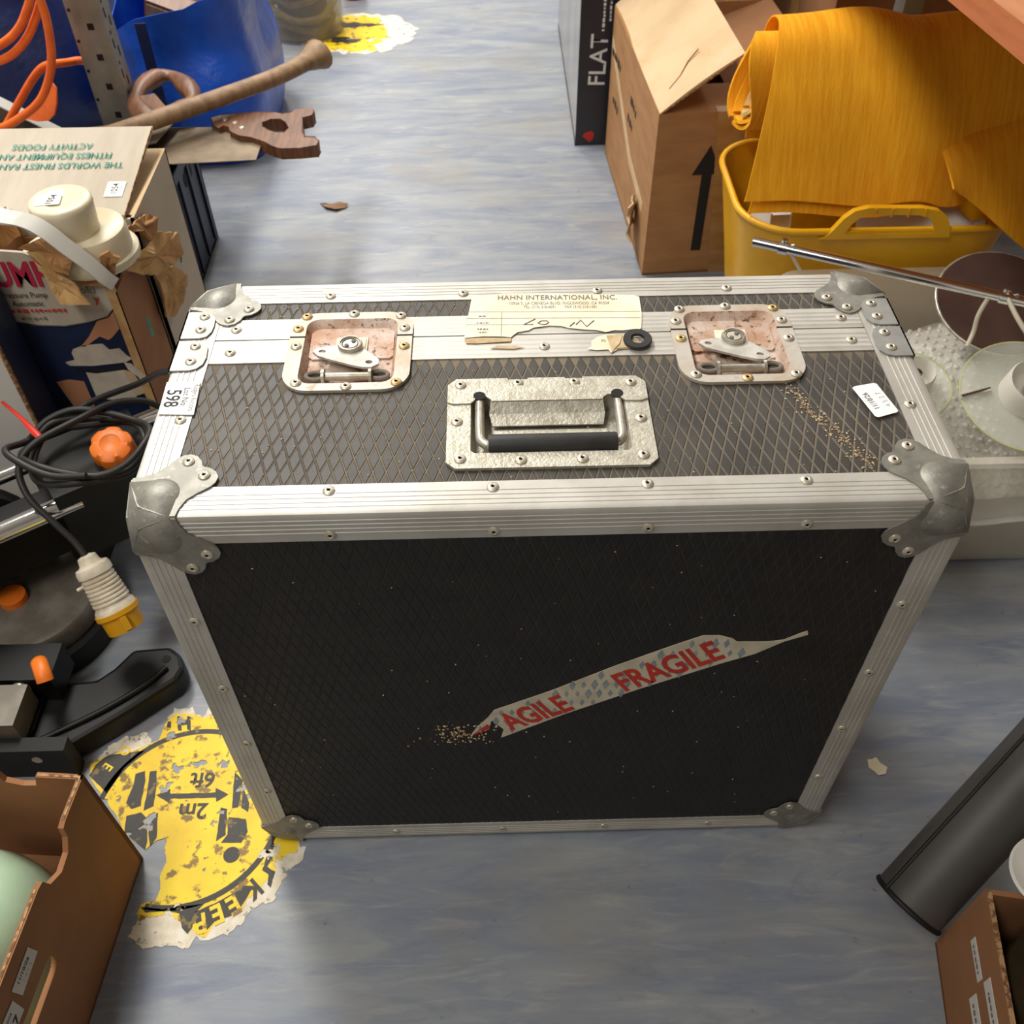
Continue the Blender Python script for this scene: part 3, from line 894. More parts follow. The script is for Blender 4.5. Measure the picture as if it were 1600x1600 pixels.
# the FRAGILE tape on the front, its worn diamonds and its red words
TAPE = [(-0.0724, 0.2287), (-0.0657, 0.2442), (-0.0549, 0.2615), (-0.0486, 0.2751), (0.0032, 0.3060), (0.0585, 0.3440), (0.1110, 0.3765), (0.1314, 0.3880), (0.1450, 0.3875), (0.1568, 0.3823), (0.1614, 0.3773), (0.1880, 0.3762),
        (0.2012, 0.3785), (0.2130, 0.3874), (0.2188, 0.3909), (0.2206, 0.3852), (0.2018, 0.3756), (0.1802, 0.3581), (0.1543, 0.3452), (0.0845, 0.3060), (0.0162, 0.2640), (-0.0428, 0.2235), (-0.0401, 0.2393), (-0.0514, 0.2566), (-0.0542, 0.2400)]
tp_ = part('fragile_tape', G().prism(TAPE, 0.0004, (0, 0.0006, ZS), X, Z, n=-Y), M['tape'], case, label='white torn tape with red FRAGILE print')


def inside(p, poly):
    c = False
    for i in range(len(poly)):
        a, b = poly[i], poly[i - 1]
        if (a[1] > p[1]) != (b[1] > p[1]) and p[0] < (b[0] - a[0]) * (p[1] - a[1]) / (b[1] - a[1]) + a[0]:
            c = not c
    return c


g = G()
row, v = 0, 0.03
while v < 0.40:
    x = -0.282 + (0.005 if row % 2 else 0.0)
    while x < 0.17:
        if all(inside((x + a, v + b), TAPE) for a, b in ((0.002, 0), (-0.002, 0), (0, 0.004), (0, -0.004))) and rnd.random() < 0.9:
            k = rnd.uniform(0.6, 1.05)
            g.add([(x + 0.0034 * k, 0.0001, v), (x, 0.0001, v + 0.0085 * k), (x - 0.0034 * k, 0.0001, v), (x, 0.0001, v - 0.0085 * k)], [(0, 1, 2, 3)])
        x += 0.010
    v += 0.015
    row += 1
part('worn_diamonds', g, M['tape_blue'], tp_, kind='stuff', mw=Matrix.Translation((0, 0, ZS)))
dirx, diry = Vector((0.853, 0, 0.522)), Vector((-0.522, 0, 0.853))
lettering('FRAGILE', M['ink_red'], tp_, (0.1060, -0.0001, 0.3353), dirx, diry, 0.0430, 0.030, 0.62)
lettering('AGILE', M['ink_red'], tp_, (-0.0095, -0.0001, 0.2632), dirx, diry, 0.0420, 0.030, 0.62)
part('printed_edge', G().prism([(-0.0715, 0.2290), (-0.0640, 0.2390), (-0.0555, 0.2500), (-0.0530, 0.2460), (-0.0545, 0.2410), (-0.0620, 0.2350)], 0.0001, (0, 0.0001, ZS), X, Z, n=-Y), M['ink_red'], tp_)

# debris lying on the lid and stuck to the front
g = G()


def crumbs(n, fn, smin, smax):
    for _ in range(n):
        p = fn()
        s = rnd.uniform(smin, smax)
        a = rnd.uniform(0, 6.28)
        m = Matrix.Translation(p) @ Matrix.Rotation(a, 4, 'Z') @ Matrix.Diagonal((s * rnd.uniform(0.8, 2.0), s, s * 0.5, 1))
        g.add([(1, 0, 0), (0, 1, 0), (-1, 0, 0), (0, -1, 0), (0, 0, 1), (0, 0, -0.2)], [(0, 1, 4), (1, 2, 4), (2, 3, 4), (3, 0, 4), (1, 0, 5), (2, 1, 5), (3, 2, 5), (0, 3, 5)], m=m)


zt = H - 0.0004
crumbs(230, lambda: (rnd.uniform(-0.275, 0.275), rnd.choice([rnd.uniform(0.03, 0.172), rnd.uniform(0.03, 0.172), rnd.uniform(0.236, 0.256)]), zt), 0.0003, 0.0008)


def trail():
    t = rnd.random()
    return (0.196 + 0.045 * t + rnd.gauss(0, 0.004), 0.128 - 0.092 * t + rnd.gauss(0, 0.004), zt)


crumbs(260, trail, 0.0003, 0.0010)
crumbs(90, lambda: (rnd.uniform(-0.275, 0.275), 0.0004, rnd.uniform(0.04, 0.51)), 0.0003, 0.0008)
crumbs(120, lambda: (-0.083 + rnd.gauss(0, 0.018), 0.0003, 0.228 + rnd.gauss(0, 0.010)), 0.0004, 0.0012)
part('dust_crumbs', g, M['speck'], case, kind='stuff')

# loose black washer on the lid
ws = part('rubber_washer', G().lathe([(0.0058, 0.0), (0.0118, 0.0), (0.0122, 0.0006), (0.0122, 0.0022), (0.0116, 0.0028), (0.0060, 0.0028), (0.0056, 0.0022), (0.0056, 0.0006), (0.0058, 0.0)], 40,
                                      Matrix.Translation((0.0815, 0.1895, H + 0.0068)) @ Matrix.Rotation(R(4), 4, 'X'), caps=False), M['rubber'], None, 40)
tag(ws, 'small black rubber washer lying on the torn paper by the case seam', 'washer')


def settle(t, base):
    """move a thing's origin to its base without moving its parts"""
    inv = Matrix.Translation(-Vector(base))
    for c in COL.objects:
        if c.parent == t:
            c.matrix_local = inv @ c.matrix_local
    t.location = base
    return t


def torn(corners, nu, nv, amp, m, seed, th=0.0028, edge=0.006):
    """a ragged bent sheet of cardboard between four corners"""
    a, b, c, d = [Vector(p) for p in corners]
    r = random.Random(seed)
    off = Vector((r.uniform(0, 50), r.uniform(0, 50), r.uniform(0, 50)))

    def fn(u, v):
        p = a.lerp(b, u).lerp(d.lerp(c, u), v)
        n = noise.noise_vector(p * 32 + off)
        e = 1.0 if (u in (0, 1) or v in (0, 1)) else 0.0
        p = p + n * amp + Vector((r.uniform(-1, 1), r.uniform(-1, 1), r.uniform(-1, 1))) * edge * e
        return p
    return G().grid(fn, nu, nv, th=th)


# ------------------------------------------------------------------ floor stickers
STK = {'yellow':[(-0.5408,0.1044),(-0.5289,0.1105),(-0.5115,0.1186),(-0.4939,0.1181),(-0.4749,0.1284),(-0.466,0.1325),(-0.4645,0.1434),(-0.463,0.1546),(-0.4559,0.1679),(-0.4382,0.1697),(-0.4277,0.1671),(-0.4147,0.1622),(-0.4055,0.1665),(-0.4054,0.1706),(-0.3712,0.1649),(-0.3396,0.1507),(-0.3127,0.129),(-0.2922,0.1011),(-0.2794,0.069),(-0.2753,0.0346),(-0.28,0.0003),(-0.2765,-0.0006),(-0.2789,-0.0099),(-0.2922,-0.0188),(-0.3004,-0.0367),(-0.308,-0.0454),(-0.315,-0.0576),(-0.3262,-0.0642),(-0.3295,-0.0762),(-0.3422,-0.0826),(-0.3563,-0.0907),(-0.3641,-0.1037),(-0.3712,-0.1019),(-0.3794,-0.095),(-0.3835,-0.0999),(-0.3932,-0.0863),(-0.4106,-0.0774),(-0.4202,-0.0805),(-0.432,-0.0819),(-0.4381,-0.0851),(-0.4423,-0.0748),(-0.4408,-0.0663),(-0.4258,-0.0633),(-0.4233,-0.0511),(-0.4265,-0.0369),(-0.4229,-0.0207),(-0.4279,-0.0058),(-0.429,0.0073),(-0.4396,0.0057),(-0.4498,-0.0052),(-0.4781,0.0144),(-0.4927,0.036),(-0.5376,0.0855)],
       'white_a':[(-0.3209,0.0044),(-0.2664,-0.0009),(-0.2687,-0.0194),(-0.2831,-0.0336),(-0.2916,-0.0494),(-0.2959,-0.0685),(-0.3196,-0.073),(-0.3258,-0.0881),(-0.3376,-0.0995),(-0.3538,-0.104),(-0.3648,-0.1086),(-0.3729,-0.1018),(-0.379,-0.1139),(-0.4029,-0.1125),(-0.4139,-0.1089),(-0.423,-0.1136),(-0.4343,-0.1084),(-0.4448,-0.0999),(-0.4417,-0.0917),(-0.4403,-0.0834),(-0.4426,-0.0697),(-0.4233,-0.0668),(-0.3725,-0.0595),(-0.3415,-0.0356)],
       'white_b':[(-0.5306,0.117),(-0.5289,0.1255),(-0.5086,0.1381),(-0.4824,0.144),(-0.4749,0.1371),(-0.4749,0.1284),(-0.4895,0.1158),(-0.5132,0.1175),(-0.5269,0.1104),(-0.5363,0.1022),(-0.5411,0.1055)],
       'white_c':[(-0.4609,0.1635),(-0.4538,0.177),(-0.4338,0.1776),(-0.4281,0.1694),(-0.4172,0.1645),(-0.4133,0.1759),(-0.406,0.1688),(-0.4053,0.1597),(-0.4268,0.1625),(-0.4544,0.1611)],
       'black':[[(-0.5381,0.0876),(-0.5344,0.1022),(-0.5222,0.1146),(-0.4937,0.117),(-0.4788,0.1198),(-0.4984,0.0969),(-0.5111,0.0643)],
[(-0.44,-0.0698),(-0.415,-0.073),(-0.388,-0.0695),(-0.3708,-0.0682),(-0.3793,-0.0782),(-0.3797,-0.0934),(-0.3835,-0.0999),(-0.39,-0.0931),(-0.3967,-0.0778),(-0.4111,-0.0748),(-0.4334,-0.0759)],
[(-0.3796,-0.0765),(-0.3603,-0.0685),(-0.3332,-0.0536),(-0.3211,-0.0522),(-0.325,-0.0608),(-0.3327,-0.0778),(-0.3406,-0.0818),(-0.3536,-0.0865),(-0.3581,-0.0898),(-0.3664,-0.1004),(-0.3741,-0.096)],
[(-0.4829,0.0881),(-0.4723,0.092),(-0.4694,0.0795),(-0.4675,0.0471),(-0.4778,0.0434),(-0.4854,0.0516),(-0.4827,0.0717)],
[(-0.4663,0.0908),(-0.4588,0.0916),(-0.4542,0.0709),(-0.4525,0.0467),(-0.4624,0.041)],
[(-0.4815,0.0357),(-0.4656,0.0392),(-0.4563,0.0311),(-0.4501,0.0041),(-0.4498,-0.0052),(-0.4781,0.0144)],
[(-0.4526,0.031),(-0.4451,0.0386),(-0.44,0.0076),(-0.4452,-0.0016),(-0.4505,0.0136)],
[(-0.364,0.0869),(-0.3527,0.0762),(-0.3527,0.0419),(-0.3602,0.0421),(-0.3628,0.0683)],
[(-0.3514,0.068),(-0.3405,0.0475),(-0.3405,0.0357),(-0.3489,0.0418)],
[(-0.3619,0.0304),(-0.3411,0.0279),(-0.3367,0.0124),(-0.3419,-0.0007),(-0.3656,-0.0001),(-0.36,0.0092)],
[(-0.3733,0.0425),(-0.3654,0.0403),(-0.3618,0.0093),(-0.3715,0.002),(-0.372,0.0249)],
[(-0.4518,0.0603),(-0.4374,0.0679),(-0.4361,0.0618),(-0.3824,0.0617),(-0.3834,0.0673),(-0.3669,0.0593),(-0.3802,0.0496),(-0.3812,0.0551),(-0.4347,0.0554),(-0.4334,0.0491)],
[(-0.3095,-0.0109),(-0.3057,0.0002),(-0.3005,-0.0112),(-0.3086,-0.0293),(-0.2989,-0.035),(-0.3017,-0.0527),(-0.3057,-0.049),(-0.3055,-0.0384),(-0.3135,-0.0328)],
[(-0.46,0.15),(-0.46,0.159),(-0.4559,0.1589),(-0.454,0.1498)],
[(-0.4465,0.1518),(-0.4494,0.1655),(-0.4453,0.1653),(-0.4442,0.1596),(-0.4364,0.1606),(-0.4373,0.1651),(-0.4333,0.165),(-0.4282,0.1446),(-0.4336,0.147),(-0.435,0.1538),(-0.4418,0.1528),(-0.4401,0.145),(-0.4441,0.1451)]],
       'yellow_letters':[[(-0.3701,-0.0986),(-0.3767,-0.0868),(-0.363,-0.0821),(-0.3606,-0.0855),(-0.3705,-0.0878),(-0.3683,-0.0903),(-0.3633,-0.0896),(-0.3608,-0.0939)],
[(-0.357,-0.0865),(-0.3649,-0.0718),(-0.3625,-0.071),(-0.3587,-0.0771),(-0.354,-0.0747),(-0.3565,-0.0703),(-0.3541,-0.0695),(-0.3474,-0.0825),(-0.3497,-0.0841),(-0.3525,-0.0781),(-0.3569,-0.0797),(-0.3547,-0.0848)],
[(-0.3424,-0.0818),(-0.351,-0.067),(-0.3375,-0.0596),(-0.3353,-0.0623),(-0.3456,-0.068),(-0.3443,-0.0706),(-0.3363,-0.0666),(-0.335,-0.0692),(-0.3421,-0.0733),(-0.3408,-0.0759),(-0.3321,-0.071),(-0.3306,-0.0744)],
[(-0.5124,0.0766),(-0.5178,0.0829),(-0.5144,0.0807),(-0.5116,0.0848),(-0.5121,0.0755)],
[(-0.4895,0.1158),(-0.492,0.118),(-0.4817,0.1242),(-0.479,0.1209)]]}
SC = Vector((-0.4103, 0.0357, 0))


def ragged(poly, amp, seed, step=0.006):
    r = random.Random(seed)
    out = []
    for i in range(len(poly)):
        a, b = Vector(poly[i]), Vector(poly[(i + 1) % len(poly)])
        n = max(1, int((b - a).length / step))
        for j in range(n):
            p = a.lerp(b, j / n)
            out.append((p.x + r.uniform(-amp, amp), p.y + r.uniform(-amp, amp)))
    return out


fs = thing('floor_sticker', 'worn round yellow distance sticker on the floor by the case corner', 'floor sticker')
for k, sd in (('white_a', 1), ('white_b', 2), ('white_c', 3)):
    part('white_border', G().prism(ragged(STK[k], 0.0022, sd, 0.004), 0.00025, (0, 0, 0.0003), n=Z), M['stk_white'], fs)
part('yellow_face', G().prism(ragged(STK['yellow'], 0.0008, 4), 0.0003, (0, 0, 0.0005), n=Z), M['stk_yellow'], fs)
g = G()
for i, q in enumerate(STK['black']):
    g.prism(ragged(q, 0.0004, 10 + i, 0.005), 0.0002, (0, 0, 0.0009), n=Z)
n_ = 80


def in_face(x, y):
    return inside((x, y), STK['yellow'])


for i in range(n_):
    a0, a1 = 2 * math.pi * i / n_, 2 * math.pi * (i + 1) / n_
    pts = [(SC.x + r_ * math.cos(a), SC.y + r_ * math.sin(a)) for r_, a in ((0.1045, a0), (0.1110, a0), (0.1110, a1), (0.1045, a1))]
    if in_face(*pts[0]) or in_face(*pts[1]):
        g.prism(pts, 0.0002, (0, 0, 0.0009), n=Z)
dot = [(-0.3508 + 0.0093 * math.cos(R(q)), -0.0143 + 0.0093 * math.sin(R(q))) for q in range(0, 360, 20)]
g.prism(dot, 0.0002, (0, 0, 0.0009), n=Z)
part('black_print', g, M['stk_black'], fs)
for s, dg, rd_ in (('P', -72.5, 0.130), ('E', -64.2, 0.127), ('E', -56.0, 0.127), ('K', -45.0, 0.126), ('A', -20.0, 0.129)):
    a_ = R(dg)
    up_ = Vector((math.cos(a_), math.sin(a_), 0))
    lettering(s, M['stk_yellow'] if s != 'K' else M['stk_black'], fs, (SC.x + up_.x * rd_, SC.y + up_.y * rd_, 0.0013), (up_.y, -up_.x, 0), up_, 0.030, 0.03, 0.85, name='ring_letter')
for s, dg in (('E', 150.0), ('O', 138.0)):
    a_ = R(dg)
    up_ = Vector((math.cos(a_), math.sin(a_), 0))
    lettering(s, M['stk_yellow'], fs, (SC.x + up_.x * 0.126, SC.y + up_.y * 0.126, 0.0013), (-up_.y, up_.x, 0), -up_, 0.018, 0.02, 0.85, name='ring_letter')
lettering('6ft', M['stk_black'], fs, (-0.4010, 0.0790, 0.0012), (-1, 0, 0), (0, -1, 0), 0.027, 0.02)
lettering('2m', M['stk_black'], fs, (-0.4050, 0.0400, 0.0012), (-1, 0, 0), (0, -1, 0), 0.027, 0.02)
settle(fs, (SC.x, SC.y, 0.0))

f2 = thing('floor_sticker', 'worn yellow and white sticker far down the aisle beside the clear bucket', 'floor sticker')
FAR = [(-0.458, 2.175), (-0.405, 2.152), (-0.322, 2.169), (-0.257, 2.229), (-0.240, 2.310), (-0.278, 2.384), (-0.357, 2.425), (-0.43, 2.428), (-0.53, 2.40), (-0.58, 2.30), (-0.53, 2.20)]
part('white_border', G().prism(ragged(FAR, 0.010, 31, 0.015), 0.0003, (0, 0, 0.0003), n=Z), M['stk_white'], f2)
FARY = [(-0.450, 2.185), (-0.405, 2.165), (-0.345, 2.185), (-0.335, 2.240), (-0.310, 2.300), (-0.340, 2.350), (-0.357, 2.405), (-0.43, 2.412), (-0.52, 2.39), (-0.57, 2.30), (-0.52, 2.21)]
part('yellow_face', G().prism(ragged(FARY, 0.012, 32, 0.015), 0.0003, (0, 0, 0.0006), n=Z), M['stk_yellow'], f2)
part('black_print', G().prism(ragged([(-0.47, 2.23), (-0.40, 2.22), (-0.39, 2.25), (-0.46, 2.27)], 0.006, 33, 0.012), 0.0002, (0, 0, 0.0010), n=Z)
     .prism(ragged([(-0.47, 2.33), (-0.36, 2.335), (-0.33, 2.35), (-0.46, 2.37)], 0.006, 34, 0.012), 0.0002, (0, 0, 0.0010), n=Z), M['stk_black'], f2)
settle(f2, (-0.41, 2.29, 0.0))

# ------------------------------------------------------------------ litter
pts = [(-0.407, 1.396), (-0.392, 1.372), (-0.370, 1.362), (-0.349, 1.374), (-0.345, 1.385), (-0.365, 1.392), (-0.385, 1.385), (-0.398, 1.388)]
lf = part('dry_leaf', G().add([(a, b, 0.001 + 0.006 * abs(math.sin(i))) for i, (a, b) in enumerate(pts)] + [(-0.375, 1.378, 0.009)],
                              [(i, (i + 1) % 8, 8) for i in range(8)]), M['leaf'])
tag(lf, 'small dry brown leaf on the floor behind the case', 'leaf')
lf.modifiers.new('thickness', 'SOLIDIFY').thickness = 0.0008
sp_ = part('paper_scrap', G().prism(ragged([(0.396, 0.082), (0.409, 0.085), (0.411, 0.077), (0.418, 0.071), (0.414, 0.063), (0.404, 0.062), (0.396, 0.072)], 0.0012, 6), 0.0006, (0, 0, 0.0004), n=Z), M['paper_old'])
tag(sp_, 'small torn cream paper scrap on the floor right of the case', 'paper scrap')

# ------------------------------------------------------------------ left side: grey fitness carton
t = thing('storage_carton', 'pale grey carton with upside-down green print behind the torn pump box', 'carton')
x0, x1, y0, y1, zt = -0.900, -0.520, 0.698, 0.893, 0.380
part('side_panel', G().box(x1 - 0.004, x1, y0, y1, 0, zt), M['card_grey'], t)
part('side_panel', G().box(x0, x0 + 0.004, y0, y1, 0, zt), M['card_grey'], t)
part('back_panel', G().box(x0, x1, y1 - 0.004, y1, 0, zt), M['card_grey'], t)
part('front_panel', G().box(x0, x1, y0, y0 + 0.004, 0, zt), M['card_grey'], t)
part('bottom_panel', G().box(x0, x1, y0, y1, 0, 0.004), M['card_grey'], t)
fl_ = G()
tilt = 0.028
FX = -0.530
vs = [(x0, y0, zt + 0.002), (FX, y0, zt + 0.002), (FX, y1 + 0.004, zt + tilt), (x0, y1 + 0.004, zt + tilt)]
vs += [(a, b, c + 0.004) for a, b, c in vs]
fl_.add(vs, [(3, 2, 1, 0), (4, 5, 6, 7), (0, 1, 5, 4), (1, 2, 6, 5), (2, 3, 7, 6), (3, 0, 4, 7)])
fo = part('top_flap', fl_, M['card_grey'], t)
part('inner_flap', G().add([(x1, y0 + 0.01, zt), (x1, y1, zt), (x1 - 0.10, y1 - 0.01, zt + 0.004), (x1 - 0.10, y0 + 0.02, zt + 0.002)], [(0, 1, 2, 3)])
     .add([(x1, y0 + 0.01, zt - 0.003), (x1, y1, zt - 0.003), (x1 - 0.10, y1 - 0.01, zt + 0.001), (x1 - 0.10, y0 + 0.02, zt - 0.001)], [(3, 2, 1, 0)]), M['card_light'], t)
g = G()
for yy in (y0 + 0.003, y1 - 0.02):
    pass
g = G().box(FX - 0.0002, FX + 0.0008, 0, y1 - y0, 0.0, 0.0036, m=frame((0, y0, zt + 0.0025), (1, 0, 0), (0, y1 - y0, tilt)))
part('corrugated_edge', g, M['card_edge'], fo)
fn_ = Vector((0, -tilt, y1 - y0)).normalized()
tx, ty = Vector((-1, 0, 0)), Vector((0, -(y1 - y0), -tilt)).normalized()


def onflap(x, y, h=0.0005):
    return Vector((x, y, zt + 0.006 + tilt * (y - y0) / (y1 + 0.004 - y0))) + fn_ * h


lettering('THE WORLDS FINEST RANGE', M['ink_green'], fo, onflap(-0.553, 0.806), tx, ty, 0.0180, 0.01, 0.80, 'LEFT')
lettering('FITNESS EQUIPMENT AND', M['ink_green'], fo, onflap(-0.573, 0.828), tx, ty, 0.0180, 0.01, 0.80, 'LEFT')
lettering('ACTIVITY FOODS', M['ink_green'], fo, onflap(-0.605, 0.850), tx, ty, 0.0180, 0.01, 0.80, 'LEFT')
lb = part('lot_sticker', G().box(-0.0125, 0.0125, -0.016, 0.016, 0, 0.0003, m=frame(onflap(-0.553, 0.752), (1, 0, 0), -ty)), M['label'], fo)
lettering('1054', M['ink'], lb, onflap(-0.553, 0.752, 0.0010), -ty, (-1, 0, 0), 0.013, 0.01, 0.9)
lettering('Lot No:', M['ink_grey'], lb, onflap(-0.545, 0.752, 0.0010), -ty, (-1, 0, 0), 0.005)
g = G()
for yy, zz in ((0.836, 0.250), (0.800, 0.225)):
    g.tube([(x1 + 0.0004, yy - 0.016, zz + 0.016), (x1 + 0.0004, yy, zz), (x1 + 0.0004, yy - 0.016, zz - 0.016)], 0.0018, 5)
part('printed_arrows', g, M['ink_green'], t)
settle(t, ((x0 + x1) / 2, (y0 + y1) / 2, 0))

# ------------------------------------------------------------------ left side: torn pump box and the sprayer in it
t = thing('pump_box', 'torn printed cardboard box with navy front and red lettering holding the cream sprayer', 'cardboard box')
x0, x1, y0, y1, zt = -0.676, -0.524, 0.580, 0.694, 0.372
part('side_panel', G().box(x1 - 0.004, x1, y0, y1, 0, 0.345), M['card_dark'], t)
part('side_panel', G().box(x0, x0 + 0.004, y0, y1, 0, 0.40), M['card_dark'], t)
part('back_panel', G().box(x0, x1, y1 - 0.004, y1, 0, 0.36), M['card_dark'], t)
part('bottom_panel', G().box(x0, x1, y0, y1, 0, 0.004), M['card_dark'], t)
poly = [(x0, 0.0), (x1, 0.0), (x1, 0.365), (-0.545, 0.366), (-0.560, 0.360), (-0.580, 0.368), (-0.592, 0.385), (-0.604, 0.398), (-0.620, 0.406), (x0, 0.412)]
fpn = part('front_panel', G().prism(poly, 0.004, (0, y0, 0), X, Z, n=Y), M['card_grey'], t)
yf = y0 - 0.0005
cur = [(x0 + 0.006, 0.304), (-0.64, 0.297), (-0.605, 0.295), (-0.570, 0.301), (-0.545, 0.309), (x1 - 0.011, 0.320)]
part('navy_print', G().prism([(x0 + 0.006, 0.0), (x1 - 0.011, 0.0)] + cur[::-1], 0.0005, (0, y0, 0), X, Z, n=-Y), M['navy'], fpn)
part('picture_rule', G().tube([(a, yf - 0.0002, b) for a, b in cur], 0.0012, 5), M['print_black'], fpn)
for a, b in ((x0, x0 + 0.006), (x1 - 0.011, x1)):
    part('scuffed_edge', G().box(a, b, yf - 0.0008, y0, 0.0, 0.362), M['card_edge'] if a < -0.6 else M['card_torn'], fpn)


def pr(pts, m, k=1):
    part('picture_print', G().prism(pts, 0.0003, (0, yf - 0.0003 * k, 0), X, Z, n=-Y), m, fpn)


pr([(-0.536, 0.318), (-0.536, 0.290), (-0.550, 0.276), (-0.556, 0.272), (-0.566, 0.278), (-0.590, 0.262), (-0.596, 0.262), (-0.580, 0.278), (-0.562, 0.302)], M['print_skin'])
pr([(-0.612, 0.252), (-0.608, 0.258), (-0.592, 0.264), (-0.566, 0.266), (-0.560, 0.256), (-0.546, 0.258), (-0.540, 0.246), (-0.534, 0.240), (-0.545, 0.234), (-0.590, 0.229), (-0.622, 0.230), (-0.626, 0.236), (-0.612, 0.240)], M['print_cream'])
pr([(-0.622, 0.228), (-0.590, 0.224), (-0.548, 0.230), (-0.548, 0.222), (-0.590, 0.216), (-0.612, 0.220)], M['print_black'], 2)
pr([(-0.604, 0.220), (-0.552, 0.222), (-0.548, 0.172), (-0.575, 0.166), (-0.604, 0.172)], M['print_cream'])
pr([(-0.552, 0.222), (-0.540, 0.216), (-0.532, 0.180), (-0.548, 0.174)], M['card_light'])
pr([(-0.547, 0.234), (-0.538, 0.232), (-0.520, 0.202), (-0.526, 0.196), (-0.545, 0.222)], M['print_cream'], 3)
pr([(-0.650, 0.202), (-0.632, 0.206), (-0.612, 0.202), (-0.612, 0.150), (-0.640, 0.150)], M['print_skin'])
lettering('PUMP', M['ink_crimson'], fpn, (-0.644, yf - 0.001, 0.374), X, Z, 0.050, 0.03, 0.72)
lettering('Pressure Pump', M['ink'], fpn, (-0.640, yf - 0.001, 0.345), X, Z, 0.012, 0.0, 0.8)
lettering('Automatic', M['ink'], fpn, (-0.640, yf - 0.001, 0.332), X, Z, 0.012, 0.0, 0.8)
faint_print(M['ink_red'], fpn, (-0.630, yf - 0.001, 0.321), X, Z, 0.070, 0.0055, 80)
faint_print(M['ink_grey'], fpn, (-0.640, yf - 0.001, 0.309), X, Z, 0.034, 0.0050, 81)
lettering('old', M['ink_grey'], fpn, (-0.558, yf - 0.001, 0.351), X, Z, 0.016)
lettering('y', M['ink_red'], fpn, (-0.551, yf - 0.001, 0.337), X, Z, 0.016, 0.02)
# torn flaps


def rag(pts, seed, th=0.0028):
    """a ragged bent piece of torn board with the given outline"""
    r = random.Random(seed)
    ring = []
    for i in range(len(pts)):
        a, b = Vector(pts[i]), Vector(pts[(i + 1) % len(pts)])
        n = max(2, int((b - a).length / 0.006))
        for k in range(n):
            q = a.lerp(b, k / n)
            ring.append(q + (Vector((r.uniform(-1, 1), r.uniform(-1, 1), r.uniform(-1, 1))) * 0.0014 if k else Vector()))
    cen = sum(ring, Vector()) / len(ring)
    k = len(ring)
    mid = [cen.lerp(q, 0.40 + 0.35 * r.random()) + noise.noise_vector(q * 25) * 0.007 for q in ring]
    top = ring + mid + [cen + noise.noise_vector(cen * 40) * 0.004]
    nrm = Vector()
    for i in range(k):
        nrm += (ring[i] - cen).cross(ring[(i + 1) % k] - cen)
    nrm = nrm.normalized() * th
    vs = top + [q - nrm for q in top]
    m_ = len(top)
    fs = []
    for i in range(k):
        j = (i + 1) % k
        fs += [(i, j, k + j, k + i), (k + i, k + j, 2 * k), (m_ + i, m_ + k + i, m_ + k + j, m_ + j), (m_ + k + i, m_ + 2 * k, m_ + k + j), (i, m_ + i, m_ + j, j)]
    return G().add(vs, fs)


for i_, (pts, mm) in enumerate((
        ([(-0.6074, 0.572, 0.413), (-0.5911, 0.57, 0.4161), (-0.5801, 0.56, 0.3954), (-0.558, 0.556, 0.3768), (-0.5445, 0.548, 0.3513), (-0.5812, 0.55, 0.3508), (-0.5883, 0.558, 0.3597), (-0.5991, 0.566, 0.3964)], 'card_torn'),
        ([(-0.6174, 0.574, 0.4164), (-0.5773, 0.572, 0.4343), (-0.5541, 0.56, 0.4304), (-0.5308, 0.556, 0.417), (-0.5339, 0.554, 0.4117), (-0.5446, 0.554, 0.4142), (-0.5599, 0.556, 0.3884), (-0.579, 0.558, 0.3966), (-0.59, 0.568, 0.4174)], 'card'),
        ([(-0.5648, 0.574, 0.3718), (-0.5352, 0.574, 0.3828), (-0.519, 0.574, 0.3777), (-0.5264, 0.574, 0.3632), (-0.5604, 0.574, 0.362)], 'card'),
        ([(-0.519, 0.562, 0.4107), (-0.5038, 0.56, 0.4205), (-0.494, 0.562, 0.4101), (-0.5091, 0.57, 0.3871), (-0.5197, 0.574, 0.3654), (-0.5261, 0.574, 0.3702)], 'card'),
        ([(-0.518, 0.615, 0.3552), (-0.508, 0.6942, 0.3455), (-0.508, 0.7282, 0.3419), (-0.496, 0.7729, 0.3144), (-0.494, 0.7663, 0.2816), (-0.5, 0.727, 0.2885), (-0.51, 0.6802, 0.3041), (-0.515, 0.6428, 0.3317)], 'card_torn'),
        ([(-0.514, 0.6899, 0.2977), (-0.504, 0.7373, 0.2819), (-0.5, 0.7768, 0.2393), (-0.508, 0.7385, 0.2149), (-0.512, 0.7041, 0.217), (-0.514, 0.6811, 0.2339), (-0.512, 0.6924, 0.2749)], 'card_torn'),
        ([(-0.520, 0.6559, 0.3886), (-0.515, 0.7267, 0.3699), (-0.508, 0.7498, 0.3513), (-0.508, 0.7282, 0.3419), (-0.51, 0.6992, 0.3424), (-0.516, 0.6944, 0.3627)], 'card'),
        ([(-0.672, 0.630, 0.43), (-0.648, 0.640, 0.435), (-0.645, 0.640, 0.395), (-0.668, 0.630, 0.385)], 'card'))):
    part('torn_flap', rag(pts, 60 + i_), M[mm], t)
part('printed_arrow', G().prism([(0.640, 0.262), (0.650, 0.255), (0.648, 0.225), (0.638, 0.232)], 0.0004, (x1, 0, 0), Y, Z, n=X), M['ink_green'], t)
settle(t, ((x0 + x1) / 2, (y0 + y1) / 2, 0))

